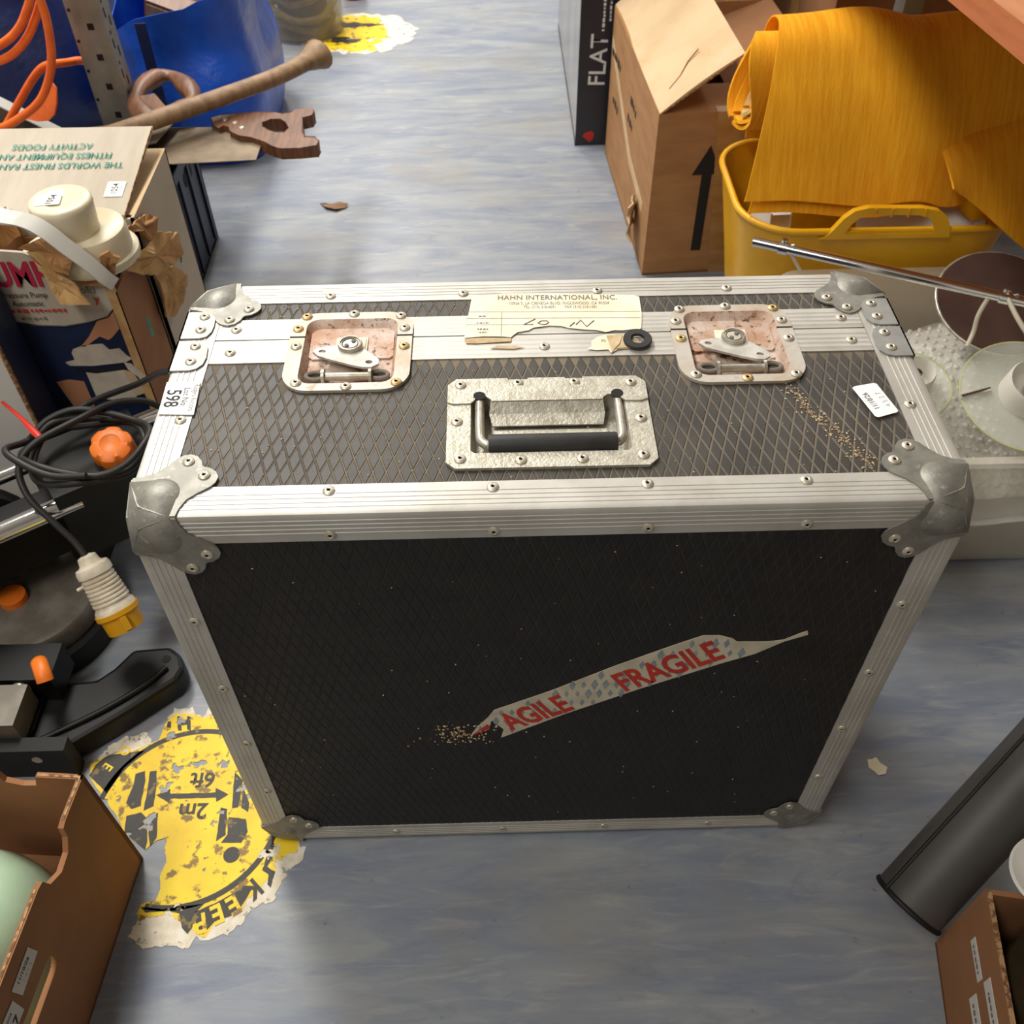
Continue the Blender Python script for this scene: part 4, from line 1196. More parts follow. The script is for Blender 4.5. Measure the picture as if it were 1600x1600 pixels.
t = thing('garden_sprayer', 'cream plastic pump sprayer with round cap and white strap handle in the torn box', 'sprayer')
cx, cy = -0.562, 0.606
part('tank', G().lathe([(0.0, 0.006), (0.050, 0.006), (0.053, 0.02), (0.053, 0.33), (0.050, 0.36), (0.050, 0.375), (0.045, 0.375)], 32, Matrix.Translation((-0.598, 0.638, 0))), M['cream'], t, 40)
part('collar', G().lathe([(0.053, 0.372), (0.056, 0.376), (0.056, 0.384), (0.051, 0.388)], 36, Matrix.Translation((-0.550, 0.620, 0))), M['cream'], t, 40)
part('shoulder', G().lathe([(0.051, 0.384), (0.0505, 0.412), (0.0485, 0.418), (0.045, 0.420), (0.0, 0.420)], 36, Matrix.Translation((-0.550, 0.615, 0))), M['cream'], t, 40)
part('pump_cap', G().lathe([(0.034, 0.418), (0.0365, 0.450), (0.0375, 0.456), (0.0365, 0.461), (0.034, 0.463), (0.020, 0.463), (0.018, 0.4615), (0.0, 0.4615)], 36, Matrix.Translation((cx, cy, 0))), M['cream'], t, 40)
st_ = part('cap_sticker', G().prism(rrect(-0.015, 0.015, -0.012, 0.012, 0.002, 3), 0.0003, m=Matrix.Translation((cx - 0.012, cy - 0.004, 0.4635)) @ Matrix.Rotation(R(8), 4, 'Z')), M['label'], t)
lettering('1054', M['ink'], st_, (cx - 0.008, cy - 0.004, 0.4641), (0.1, 0.99, 0), (-0.99, 0.1, 0), 0.0115, 0.01)
hp = smooth_pts([(-0.72, 0.610, 0.462), (-0.660, 0.585, 0.466), (-0.606, 0.550, 0.474), (-0.579, 0.545, 0.470), (-0.560, 0.542, 0.458), (-0.543, 0.542, 0.436), (-0.526, 0.546, 0.410), (-0.515, 0.552, 0.385), (-0.512, 0.562, 0.370)], 6)
g = G().grid(lambda u, v: hp[min(len(hp) - 1, int(round(u * (len(hp) - 1))))] + Vector((0.0035 + 0.004 * (1 - u), 0.0076, 0.003)) * (v - 0.5) * 2.0, len(hp) - 1, 2, th=0.004)
part('strap_handle', g, M['white_plastic'], t, 50)
settle(t, (-0.57, 0.62, 0.006))

# pale carton at the left edge
t = thing('pale_carton', 'dirty white carton with dark side at the left edge beside the pump box', 'carton')
part('front_panel', G().box(-0.95, -0.662, 0.510, 0.514, 0, 0.40), M['label_dim'], t)
part('side_panel', G().box(-0.666, -0.6615, 0.514, 0.572, 0, 0.40), M['navy'], t)
part('edge_fold', G().tube([(-0.6625, 0.5115, 0.0), (-0.6625, 0.5115, 0.40)], 0.0030, 8), M['card_edge'], t)
part('back_panel', G().box(-0.95, -0.666, 0.568, 0.572, 0, 0.40), M['navy'], t)
part('top_panel', G().box(-0.95, -0.662, 0.510, 0.572, 0.40, 0.404), M['label_dim'], t)
settle(t, (-0.80, 0.54, 0))

# ------------------------------------------------------------------ steel shelving post, beam, orange cable
t = thing('steel_post', 'grey perforated steel shelving post standing behind the grey carton', 'shelf post')
px, py = -0.758, 1.300
U = [(0, 0), (0.052, 0), (0.052, 0.045), (0.0495, 0.045), (0.0495, 0.0025), (0.0025, 0.0025), (0.0025, 0.012), (-0.012, 0.012), (-0.012, 0.0095), (0, 0.0095)]
part('post', G().prism(U, 1.5, (px, py, 0), n=Z), M['galv'], t)
g = G()
z = 0.03
while z < 1.45:
    g.box(px + 0.020, px + 0.031, py - 0.0006, py + 0.001, z, z + 0.011)
    g.box(px + 0.051, px + 0.0526, py + 0.010, py + 0.014, z + 0.016, z + 0.032)
    g.box(px + 0.051, px + 0.0526, py + 0.026, py + 0.030, z - 0.002, z + 0.014)
    g.box(px + 0.051, px + 0.0526, py + 0.010, py + 0.014, z - 0.012, z - 0.006)
    g.lathe([(0.003, 0), (0.003, 0.0008)], 8, frame((px - 0.007, py + 0.0095, z + 0.03), X, Z))
    z += 0.052
part('punched_holes', g, M['dark'], t, kind='stuff')
part('foot_plate', G().box(px - 0.02, px + 0.065, py - 0.012, py + 0.058, 0, 0.004), M['galv'], t)
settle(t, (px + 0.026, py + 0.022, 0))
t = thing('shelf_support', 'grey sloping steel shelf support at the left edge below the orange cable', 'shelf support')
g = G()
A_, B_ = Vector((-1.30, 1.286, 0.510)), Vector((-0.773, 1.286, 0.160))
d_ = (B_ - A_).normalized()
part('beam_web', G().box(0, (B_ - A_).length, -0.0015, 0.0015, -0.036, 0.0, m=frame(A_, d_, Vector((0, 1, 0)))), M['crate_grey'], t)
part('beam_flange', G().box(0, (B_ - A_).length, 0.0, 0.030, -0.0025, 0.0, m=frame(A_, d_, Vector((0, 1, 0)))), M['galv'], t)
part('end_hook', G().box(-0.790, -0.762, 1.2965, 1.2990, 0.120, 0.190), M['crate_grey'], t)
settle(t, (-0.78, 1.29, 0.12))

t = thing('orange_cable', 'bright orange cable hanging in loops at the upper left', 'cable')
for pts in ([(-0.765, 1.2, 0.70), (-0.765, 1.2, 0.60), (-0.771, 1.2, 0.498), (-0.79, 1.2, 0.46), (-0.817, 1.2, 0.431), (-0.851, 1.2, 0.411), (-0.89, 1.2, 0.40), (-0.95, 1.2, 0.41), (-1.0, 1.2, 0.47)],
            [(-0.745, 1.22, 0.70), (-0.745, 1.22, 0.60), (-0.756, 1.215, 0.498), (-0.788, 1.21, 0.44), (-0.822, 1.205, 0.405), (-0.862, 1.20, 0.385), (-0.92, 1.2, 0.38), (-0.98, 1.2, 0.42)],
            [(-0.742, 1.15, 0.70), (-0.740, 1.15, 0.58), (-0.739, 1.15, 0.515), (-0.738, 1.15, 0.478), (-0.744, 1.15, 0.439), (-0.754, 1.15, 0.404), (-0.773, 1.15, 0.368), (-0.80, 1.15, 0.336), (-0.836, 1.15, 0.313), (-0.882, 1.15, 0.293), (-0.95, 1.15, 0.288)],
            [(-0.735, 1.385, 0.280), (-0.755, 1.372, 0.300), (-0.781, 1.335, 0.328), (-0.786, 1.285, 0.346), (-0.796, 1.255, 0.356), (-0.816, 1.25, 0.353), (-0.844, 1.25, 0.331), (-0.892, 1.25, 0.281), (-0.93, 1.25, 0.24)]):
    part('cable_loop', G().tube(smooth_pts(pts, 5), 0.0068, 10), M['orange'], t, 60)
part('orange_flap', G().grid(lambda u, v: Vector((-0.790, 1.20, 0.350)).lerp(Vector((-0.885, 1.22, 0.272)), u) + Vector((0.028, -0.03, -0.022)) * v * math.sin(math.pi * min(1, u + 0.1)), 6, 3, th=0.003), M['orange'], t, 60)
settle(t, (-0.80, 1.2, 0.24))

# ------------------------------------------------------------------ blue bags, crate and tools
def bag(name, label, x0, x1, y0, y1, top, m, seed, sag=0.02):
    t = thing(name, label, 'bag')
    off = Vector((seed * 3.1, seed * 1.7, 0))

    def fn(u, v):
        a = 2 * math.pi * u
        e = 0.45
        cx, cy = (x0 + x1) / 2, (y0 + y1) / 2
        bulge = 0.86 + 0.14 * math.sin(math.pi * min(1.0, v * 1.2 + 0.12))
        ca, sa = math.cos(a), math.sin(a)
        x = cx + (x1 - x0) / 2 * math.copysign(abs(ca) ** e, ca) * bulge
        y = cy + (y1 - y0) / 2 * math.copysign(abs(sa) ** e, sa) * bulge
        z = top(x, y) * v + 0.002
        n = noise.noise_vector(Vector((x, y, z)) * 9 + off) * 0.014 * (0.25 + v)
        return Vector((x, y, max(0.002, z + n.z * v))) + Vector((n.x, n.y, 0))
    part('sheeting', G().grid(fn, 64, 16, th=0.0016), m, t, 60)
    bot = [fn(i / 32, 0.0) for i in range(32)]
    part('base', G().prism([(p.x, p.y) for p in bot], 0.002, (0, 0, 0.001), n=Z), m, t)
    return t, fn


t, fn = bag('blue_bag', 'large bright blue woven plastic bag beside the aisle behind the saw', -0.86, -0.530, 1.55, 1.98, lambda x, y: 0.315 + 0.10 * (x + 0.66) + 0.02 * math.sin(9 * x), M['blue_bag'], 1)
for xx in (-0.80, -0.735):
    part('webbing_strap', G().grid(lambda u, v: Vector((xx + 0.022 * v, 1.527 - 0.004 * math.sin(3 * u), 0.02 + 0.30 * u)), 8, 1, th=0.002), M['blue_dark'], t)
settle(t, (-0.66, 1.75, 0))
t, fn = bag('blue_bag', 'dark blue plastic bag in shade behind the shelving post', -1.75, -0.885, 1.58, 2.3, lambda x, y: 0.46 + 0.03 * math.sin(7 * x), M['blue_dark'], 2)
settle(t, (-1.25, 1.9, 0))
t = thing('wooden_block', 'brown wooden board end sticking up out of the bright blue bag', 'board')
bm_ = frame((-0.66, 1.72, 0.26), (0.86, -0.15, -0.28), (0.1, 1, 0.1))
part('plank', G().box(-0.09, 0.09, -0.07, 0.07, -0.012, 0.035, m=bm_), M['wood_dark'], t)
part('batten', G().box(-0.085, 0.085, -0.073, -0.067, -0.006, 0.028, m=bm_).box(-0.06, 0.06, 0.0, 0.05, 0.035, 0.042, m=bm_), M['wood_old'], t)
settle(t, (-0.66, 1.72, 0.24))

t = thing('tool_crate', 'navy plastic crate on the floor behind the grey carton', 'crate')
x0, x1, y0, y1, zt = -1.00, -0.600, 1.095, 1.278, 0.225
for nm, b in (('side_wall', (x0, x1, y0, y0 + 0.005)), ('side_wall', (x0, x1, y1 - 0.005, y1)), ('end_wall', (x0, x0 + 0.005, y0, y1)), ('end_wall', (x1 - 0.005, x1, y0, y1))):
    part(nm, G().box(*b, 0, zt), M['crate'], t)
part('bottom', G().box(x0, x1, y0, y1, 0, 0.006), M['crate'], t)
part('rim', G().box(x0 - 0.006, x1 + 0.006, y0 - 0.006, y0 + 0.005, zt - 0.02, zt).box(x0 - 0.006, x1 + 0.006, y1 - 0.005, y1 + 0.006, zt - 0.02, zt).box(x1 - 0.005, x1 + 0.006, y0, y1, zt - 0.02, zt), M['crate'], t)
for yy in (1.13, 1.19, 1.25):
    part('rib', G().box(x1, x1 + 0.004, yy, yy + 0.008, 0.01, zt - 0.02), M['crate'], t)
part('hand_hole', G().prism(rrect(1.165, 1.225, 0.165, 0.190, 0.010, 4), 0.0008, (x1, 0, 0), Y, Z, n=X), M['dark'], t)
settle(t, ((x0 + x1) / 2, (y0 + y1) / 2, 0))

# hand saw lying on the crate
t = thing('hand_saw', 'old handsaw with dark wooden handle pointing into the aisle over the crate', 'saw')
HS = [(-0.547, 1.246), (-0.533, 1.256), (-0.471, 1.264), (-0.436, 1.262), (-0.420, 1.256), (-0.406, 1.261), (-0.398, 1.271), (-0.369, 1.275), (-0.362, 1.262), (-0.365, 1.246), (-0.380, 1.238), (-0.377, 1.215), (-0.374, 1.185),
      (-0.368, 1.166), (-0.350, 1.164), (-0.341, 1.150), (-0.343, 1.133), (-0.372, 1.127), (-0.405, 1.127), (-0.420, 1.136), (-0.435, 1.148), (-0.462, 1.170), (-0.485, 1.174), (-0.503, 1.190), (-0.508, 1.206), (-0.518, 1.212), (-0.526, 1.206), (-0.536, 1.215)]
HH = [(-0.448, 1.208), (-0.450, 1.222), (-0.437, 1.234), (-0.420, 1.234), (-0.408, 1.224), (-0.401, 1.200), (-0.407, 1.184), (-0.420, 1.184), (-0.434, 1.192)]
hm = part('handle', G().prism_hole(HS, HH, 0.020, (0, 0, 0.240)), M['wood_dark'], t)
bv = hm.modifiers.new('rounding', 'BEVEL')
bv.width = 0.0045
bv.segments = 2
bv.limit_method = 'ANGLE'
part('blade', G().prism([(-1.00, 1.235), (-0.520, 1.228), (-0.445, 1.165), (-0.446, 1.105), (-0.586, 1.096), (-1.00, 1.150)], 0.0016, (0, 0, 0.2490), n=Z), M['saw_steel'], t)
for a, b in ((-0.520, 1.238), (-0.485, 1.205), (-0.500, 1.225)):
    part('bolt', G().lathe([(0.005, 0), (0.004, 0.0012), (0.0, 0.0016)], 12, Matrix.Translation((a, b, 0.2600))), M['steel'], t, 40)
settle(t, (-0.60, 1.18, 0.240))

t = thing('hand_saw', 'second saw with reddish brown loop handle lying against the shelving post', 'saw')
part('handle', G().tube(smooth_pts([(-0.640, 1.215, 0.272), (-0.680, 1.262, 0.275), (-0.690, 1.325, 0.276), (-0.672, 1.378, 0.277), (-0.640, 1.383, 0.277), (-0.605, 1.338, 0.276), (-0.586, 1.295, 0.275), (-0.592, 1.258, 0.274), (-0.618, 1.232, 0.273)], 4, True), [0.0165 + 0.004 * math.sin(i * 0.7) for i in range(36)], 10, True, sq=0.75), M['wood_dark'], t, 60)
part('handle_cheek', G().prism([(-0.690, 1.285), (-0.655, 1.300), (-0.625, 1.250), (-0.600, 1.235), (-0.640, 1.205), (-0.670, 1.230)], 0.018, (0, 0, 0.264), n=Z), M['wood_dark'], t)
part('blade', G().prism([(-0.66, 1.225), (-0.60, 1.245), (-0.62, 1.14), (-0.70, 0.98 + 0.13), (-0.92, 1.11), (-0.92, 1.16)], 0.0016, (0, 0, 0.2655), n=Z), M['saw_steel'], t)
settle(t, (-0.64, 1.30, 0.262))

t = thing('long_axe', 'axe with long grey-brown wooden shaft jutting over the aisle above the saw', 'axe')
P_ = [Vector(p) for p in ((-0.95, 0.92, 0.285), (-0.64, 1.164, 0.290), (-0.520, 1.262, 0.291), (-0.450, 1.325, 0.291), (-0.410, 1.372, 0.291), (-0.384, 1.410, 0.291), (-0.368, 1.436, 0.291))]
part('shaft', G().tube(smooth_pts(P_, 5), [0.0175 + (0.0 if i < 24 else 0.0022 * (i - 23)) for i in range(31)], 14, sq=0.85), M['wood_old'], t, 50)
part('head', G().box(-1.06, -0.92, 0.84, 0.90, 0.262, 0.306).prism([(-1.02, 0.84), (-0.96, 0.84), (-0.93, 0.76), (-1.05, 0.76)], 0.02, (0, 0, 0.275), n=Z), M['saw_steel'], t)
settle(t, (-0.64, 1.16, 0.272))

# clear bucket of rope and red item far down the aisle
t = thing('clear_bucket', 'clear plastic bucket with coiled yellow rope beyond the blue bag', 'bucket')
bc = Matrix.Translation((-0.545, 2.315, 0))
part('shell', G().lathe([(0.0, 0.002), (0.100, 0.002), (0.103, 0.01), (0.125, 0.30), (0.130, 0.30), (0.130, 0.304), (0.122, 0.304), (0.100, 0.012), (0.0, 0.006)], 40, bc, caps=False), M['smoke_film'], t, 40)
for i, (r_, z) in enumerate(((0.075, 0.03), (0.085, 0.065), (0.070, 0.10), (0.088, 0.14), (0.080, 0.18), (0.090, 0.22))):
    part('rope_coil', G().tube([(-0.545 + r_ * math.cos(R(q)) + 0.004 * math.sin(5 * R(q)), 2.315 + r_ * math.sin(R(q)), z + 0.01 * math.sin(R(q * 2 + 60 * i))) for q in range(0, 360, 12)], 0.009, 8, True), M['rope'], t, 60)
part('contents', G().lathe([(0.0, 0.01), (0.062, 0.012), (0.072, 0.12), (0.06, 0.20), (0.0, 0.21)], 20, bc), M['black_matt'], t, 50)
settle(t, (-0.545, 2.315, 0))
t = thing('red_tin', 'red round tin standing just behind the clear bucket', 'tin')
part('body', G().lathe([(0.0, 0.0), (0.034, 0.0), (0.035, 0.004), (0.035, 0.105), (0.0, 0.105)], 24, Matrix.Translation((-0.435, 2.56, 0.001))), M['red'], t, 40)
part('lid', G().lathe([(0.036, 0.103), (0.037, 0.106), (0.036, 0.112), (0.030, 0.113), (0.0, 0.111)], 24, Matrix.Translation((-0.435, 2.56, 0.001))), M['red'], t, 40)
settle(t, (-0.435, 2.56, 0.001))

# ------------------------------------------------------------------ the mitre saw on the left
t = thing('mitre_saw', 'black sliding mitre saw with chrome rails and orange knob left of the case', 'power saw')
FT = [(-0.640, 0.180), (-0.590, 0.195), (-0.547, 0.199), (-0.530, 0.215), (-0.512, 0.243), (-0.465, 0.246), (-0.448, 0.232), (-0.441, 0.212), (-0.446, 0.196), (-0.500, 0.150), (-0.560, 0.104), (-0.640, 0.094)]
ft_ = part('front_foot', G().prism(FT, 0.038, (0, 0, 0.001), n=Z), M['black'], t)
bv = ft_.modifiers.new('rounding', 'BEVEL')
bv.width, bv.segments, bv.limit_method = 0.006, 2, 'ANGLE'
part('foot_ridge', G().tube(smooth_pts([(-0.590, 0.115, 0.040), (-0.530, 0.150, 0.041), (-0.485, 0.185, 0.041), (-0.462, 0.212, 0.041)], 5), 0.004, 8), M['black'], ft_, 50)
part('bolt_hole', G().lathe([(0.0055, 0), (0.0055, 0.0006)], 14, Matrix.Translation((-0.466, 0.226, 0.0392))), M['dark'], ft_)
part('base', G().prism(rrect(-0.86, -0.60, 0.10, 0.50, 0.03, 5), 0.045, (0, 0, 0.001), n=Z), M['black'], t)
part('turntable_skirt', G().lathe([(0.0, 0.002), (0.104, 0.002), (0.106, 0.040), (0.0, 0.040)], 48, Matrix.Translation((-0.662, 0.312, 0))), M['black_matt'], t, 40)
part('turntable', G().lathe([(0.0, 0.040), (0.093, 0.040), (0.095, 0.045), (0.095, 0.070), (0.093, 0.073), (0.0, 0.073)], 56, Matrix.Translation((-0.662, 0.312, 0))), M['cast'], t, 35)
part('fence', G().box(-0.86, -0.605, 0.110, 0.165, 0.045, 0.083), M['cast'], t)
fb_ = part('front_bar', G().box(-0.86, -0.548, 0.088, 0.106, 0.0015, 0.062), M['black'], t)
part('bar_hole', G().lathe([(0.006, 0), (0.006, 0.0006)], 14, frame((-0.585, 0.0878, 0.042), X, Z)), M['steel'], fb_)
dr = Vector((0.83, 0.557, 0.0)).normalized()
nr_ = Vector((-dr.y, dr.x, 0))
for c, r_, a, b in (((-0.5565, 0.3565, 0.200), 0.0125, -0.40, 0.0), ((-0.628, 0.423, 0.200), 0.0090, -0.32, 0.175)):
    c = Vector(c)
    part('slide_rail', G().tube([c + dr * a, c + dr * b], r_, 20), M['chrome'], t, 40)
cm_ = frame((-0.545, 0.425, 0.0), dr, nr_)
part('carriage', G().box(-0.075, 0.055, -0.062, 0.045, 0.115, 0.226, m=cm_).box(-0.085, 0.065, -0.020, 0.070, 0.080, 0.175, m=cm_), M['black_matt'], t)
part('arm', G().box(-0.28, -0.06, -0.045, 0.010, 0.120, 0.185, m=cm_), M['black'], t)
part('motor_housing', G().lathe([(0.0, 0.0), (0.050, 0.0), (0.056, 0.008), (0.056, 0.12), (0.046, 0.135), (0.0, 0.136)], 32, frame((-0.74, 0.30, 0.20), (0, 0, 1), (0.5, 0.8, 0))), M['black_matt'], t, 40)
part('blade_guard', G().lathe([(0.06, 0.0), (0.110, 0.0), (0.112, 0.004), (0.112, 0.026), (0.06, 0.030)], 40, frame((-0.745, 0.345, 0.115), (0.83, 0.55, 0), (0, 0, 1))), M['black_matt'], t, 40)
part('guard_roller', G().lathe([(0.0, 0.0), (0.017, 0.0), (0.017, 0.010), (0.0, 0.011)], 20, Matrix.Translation((-0.668, 0.300, 0.073))), M['orange_knob'], t, 40)
part('pivot_bracket', G().box(-0.66, -0.580, 0.170, 0.222, 0.040, 0.085), M['black'], t)
part('end_bolt', G().lathe([(0.011, 0), (0.011, 0.006), (0.008, 0.009), (0.0, 0.009)], 16, frame((-0.618, 0.169, 0.070), X, Z)), M['steel'], t, 40)
# orange knob with scalloped rim
kn = []
for i in range(96):
    a = 2 * math.pi * i / 96
    kn.append((0.0262 - 0.0022 * max(0.0, math.cos(6 * a)) ** 1.5, a))
g = G()
rows = [(0.90, 0.0), (1.0, 0.004), (1.0, 0.024), (0.95, 0.030), (0.80, 0.033), (0.50, 0.0335), (0.45, 0.0325)]
vs, fs_ = [], []
for s, z in rows:
    for r_, a in kn:
        rr = r_ if s > 0.85 else 0.0252
        vs.append((rr * s * math.cos(a), rr * s * math.sin(a), z))
for i in range(len(rows) - 1):
    fs_ += [(i * 96 + j, i * 96 + (j + 1) % 96, (i + 1) * 96 + (j + 1) % 96, (i + 1) * 96 + j) for j in range(96)]
fs_ += [tuple(range(96))[::-1], tuple(range((len(rows) - 1) * 96, len(rows) * 96))]
g.add(vs, fs_, m=Matrix.Translation((-0.517, 0.408, 0.222)) @ Matrix.Rotation(R(18), 4, 'X') @ Matrix.Rotation(R(6), 4, 'Y'))
part('clamp_knob', g, M['orange_knob'], t, 40)
g = G()
g.tube(smooth_pts([(-0.596, 0.190, 0.092), (-0.590, 0.182, 0.098), (-0.583, 0.170, 0.098), (-0.580, 0.163, 0.092)], 4), 0.0098, 12, sq=0.8)
part('orange_lever', g, M['orange_knob'], t, 50)
# cable coil with 110 volt plug
cb = []
rr_ = random.Random(5)
for k in range(4):
    ox, oy = rr_.uniform(-0.006, 0.006), rr_.uniform(-0.006, 0.006)
    for q in range(0, 360, 30):
        if k == 3 and q > 150:
            break
        a = R(200 + q)
        cb.append((-0.540 + ox + (0.068 + 0.004 * k) * math.cos(a) * (1.0), 0.385 + oy + (0.058 + 0.005 * math.sin(2 * a + k)) * math.sin(a), 0.248 + 0.008 * k + 0.006 * math.sin(3 * a + k)))
start = [(-0.50, 0.60, 0.20), (-0.500, 0.565, 0.225), (-0.510, 0.520, 0.245), (-0.560, 0.470, 0.255), (-0.600, 0.420, 0.250)]
cab = part('power_cable', G().tube(smooth_pts(start + cb[:-2], 5), 0.0043, 8), M['cable'], t, 60)
part('cable_drop', G().tube(smooth_pts([(-0.470, 0.480, 0.235), (-0.490, 0.472, 0.256), (-0.520, 0.452, 0.270), (-0.548, 0.415, 0.278), (-0.590, 0.378, 0.275), (-0.606, 0.352, 0.262), (-0.596, 0.325, 0.240), (-0.570, 0.306, 0.215), (-0.548, 0.292, 0.194), (-0.536, 0.280, 0.180)], 6), 0.0043, 8), M['cable'], cab, 60)
pa, pb = Vector((-0.534, 0.279, 0.178)), Vector((-0.4985, 0.2320, 0.098))
pzv = (pb - pa).normalized()
pm = frame(pa, pzv.cross(Vector((0, 0, 1))), pzv.cross(pzv.cross(Vector((0, 0, 1)))))
if (pm.to_3x3() @ Vector((0, 0, 1))).dot(pzv) < 0:
    pm = frame(pa, -pzv.cross(Vector((0, 0, 1))), pzv.cross(pzv.cross(Vector((0, 0, 1)))))
prof = [(0.006, -0.004), (0.011, -0.002), (0.0125, 0.006), (0.0150, 0.009), (0.0195, 0.010), (0.0210, 0.014), (0.0210, 0.021), (0.0185, 0.022)]
for i in range(7):
    z = 0.024 + i * 0.0052
    prof += [(0.0185 + 0.0004 * i, z), (0.0202 + 0.0004 * i, z + 0.0012), (0.0202 + 0.0004 * i, z + 0.0034), (0.0185 + 0.0004 * i, z + 0.0046)]
prof += [(0.0215, 0.062), (0.0245, 0.066), (0.0250, 0.074), (0.0, 0.074)]
pw = part('plug_body', G().lathe(prof, 30, pm).tube([pm @ Vector((0.019, 0.006, 0.030)), pm @ Vector((0.027, 0.008, 0.031))], 0.0022, 8), M['plug_white'], cab, 40)
part('plug_shroud', G().lathe([(0.0265, 0.070), (0.0268, 0.076), (0.0235, 0.079), (0.0225, 0.098), (0.0200, 0.098), (0.0200, 0.080), (0.0, 0.080)], 30, pm).box(-0.004, 0.004, -0.0285, -0.020, 0.078, 0.095, m=pm), M['plug_yellow'], cab, 40)
part('cable_tie', G().tube([(-0.660, 0.462, 0.268), (-0.625, 0.428, 0.272), (-0.598, 0.398, 0.276), (-0.583, 0.384, 0.272)], [0.0022, 0.0026, 0.0045, 0.0038], 8, sq=0.6), M['red'], cab, 50)
settle(t, (-0.66, 0.30, 0.001))

# ------------------------------------------------------------------ open box at the lower left with a mint bowl
t = thing('open_carton', 'open brown cardboard box with hand slot in the lower left corner', 'cardboard box')
BA = frame((-0.4500, -0.0150, 0), Vector((-0.996, 0.087, 0)), Vector((-0.110, -0.994, 0)))     # x: along far wall to the left, y: towards viewer
BH, BL, BW = 0.200, 0.400, 0.300
wall = [(0.0, 0.0), (BL, 0.0), (BL, BH), (0.112, BH), (0.104, BH - 0.002), (0.100, BH - 0.018), (0.084, BH - 0.030), (0.066, BH - 0.028), (0.056, BH - 0.016), (0.054, BH - 0.002), (0.046, BH), (0.0, BH)]
slot = [(0.165 + 0.028 + 0.028 * math.cos(R(q)) * 1.0, 0.153 + 0.012 * math.sin(R(q))) for q in range(0, 360, 20)]
slot = rrect(0.144, 0.250, 0.112, 0.136, 0.0115, 5)
part('side_panel', G().prism_hole(wall, slot, 0.0055, (0, 0, 0), Y, Z, n=X, m=BA), M['card_dark'], t)
far = [(0.0, 0.0), (BW, 0.0), (BW, BH), (0.085, BH), (0.082, BH - 0.014), (0.066, BH - 0.020), (0.052, BH - 0.018), (0.046, BH), (0.0, BH)]
part('end_panel', G().prism(far, 0.0055, (0, 0, 0), X, Z, n=Y, m=BA), M['card_dark'], t)
part('side_panel', G().box(BW - 0.005, BW, 0, BL, 0, BH, m=BA), M['card_dark'], t)
part('end_panel', G().box(0, BW, BL - 0.005, BL, 0, BH, m=BA), M['card_dark'], t)
part('bottom_panel', G().box(0, BW, 0, BL, 0.0005, 0.005, m=BA), M['card_dark'], t)
part('corrugated_edge', G().box(0.0016, 0.0040, 0.112, BL, BH - 0.0002, BH + 0.0006, m=BA).box(0.0016, 0.0040, 0.004, 0.046, BH - 0.0002, BH + 0.0006, m=BA).box(0.002, 0.046, 0.0016, 0.004, BH - 0.0002, BH + 0.0006, m=BA), M['card_edge'], t)
lb = part('date_sticker', G().prism([(0.155, 0.181), (0.152, 0.161), (0.188, 0.158), (0.191, 0.179)], 0.0004, (-0.0005, 0, 0), Y, Z, n=-X, m=BA), M['label_dim'], t)
v3 = BA.to_3x3()
lettering('11/10/26', M['ink'], lb, BA @ Vector((-0.0012, 0.1725, 0.1740)), v3 @ Vector((0, -1, 0)), v3 @ Vector((0, 0, 1)), 0.0072, 0.01, 0.9)
lettering('1 4 1 2', M['ink_faint'], lb, BA @ Vector((-0.0012, 0.1710, 0.1655)), v3 @ Vector((0, -1, 0)), v3 @ Vector((0, 0, 1)), 0.0060)
lb = part('lot_sticker', G().prism([(0.196, 0.172), (0.196, 0.146), (0.244, 0.148), (0.244, 0.176)], 0.0004, (-0.0005, 0, 0), Y, Z, n=-X, m=BA), M['label_dim'], t)
lettering('Auctions', M['ink'], lb, BA @ Vector((-0.0012, 0.2160, 0.1670)), v3 @ Vector((0, -1, 0)), v3 @ Vector((0, 0, 1)), 0.0065)
lettering('Lot No:', M['ink'], lb, BA @ Vector((-0.0012, 0.2200, 0.1605)), v3 @ Vector((0, -1, 0)), v3 @ Vector((0, 0, 1)), 0.0060)
lettering('57', M['ink'], lb, BA @ Vector((-0.0012, 0.2100, 0.1530)), v3 @ Vector((0, -1, 0)), v3 @ Vector((0, 0, 1)), 0.0140, 0.02)
settle(t, (-0.58, -0.18, 0.0))
t = thing('mint_bowl', 'smooth pale mint green ceramic bowl upturned inside the open carton', 'bowl')
mb = Matrix.Translation((-0.566, -0.128, 0.006))
part('bowl_body', G().lathe([(0.086, 0.0), (0.0885, 0.004), (0.088, 0.05), (0.083, 0.095), (0.070, 0.135), (0.050, 0.156), (0.030, 0.163), (0.0, 0.164)], 48, mb), M['mint'], t, 60)
part('foot_ring', G().lathe([(0.0335, 0.160), (0.034, 0.166), (0.031, 0.168), (0.028, 0.166), (0.0275, 0.161)], 40, mb, caps=False), M['mint'], t, 60)
settle(t, (-0.566, -0.128, 0.006))

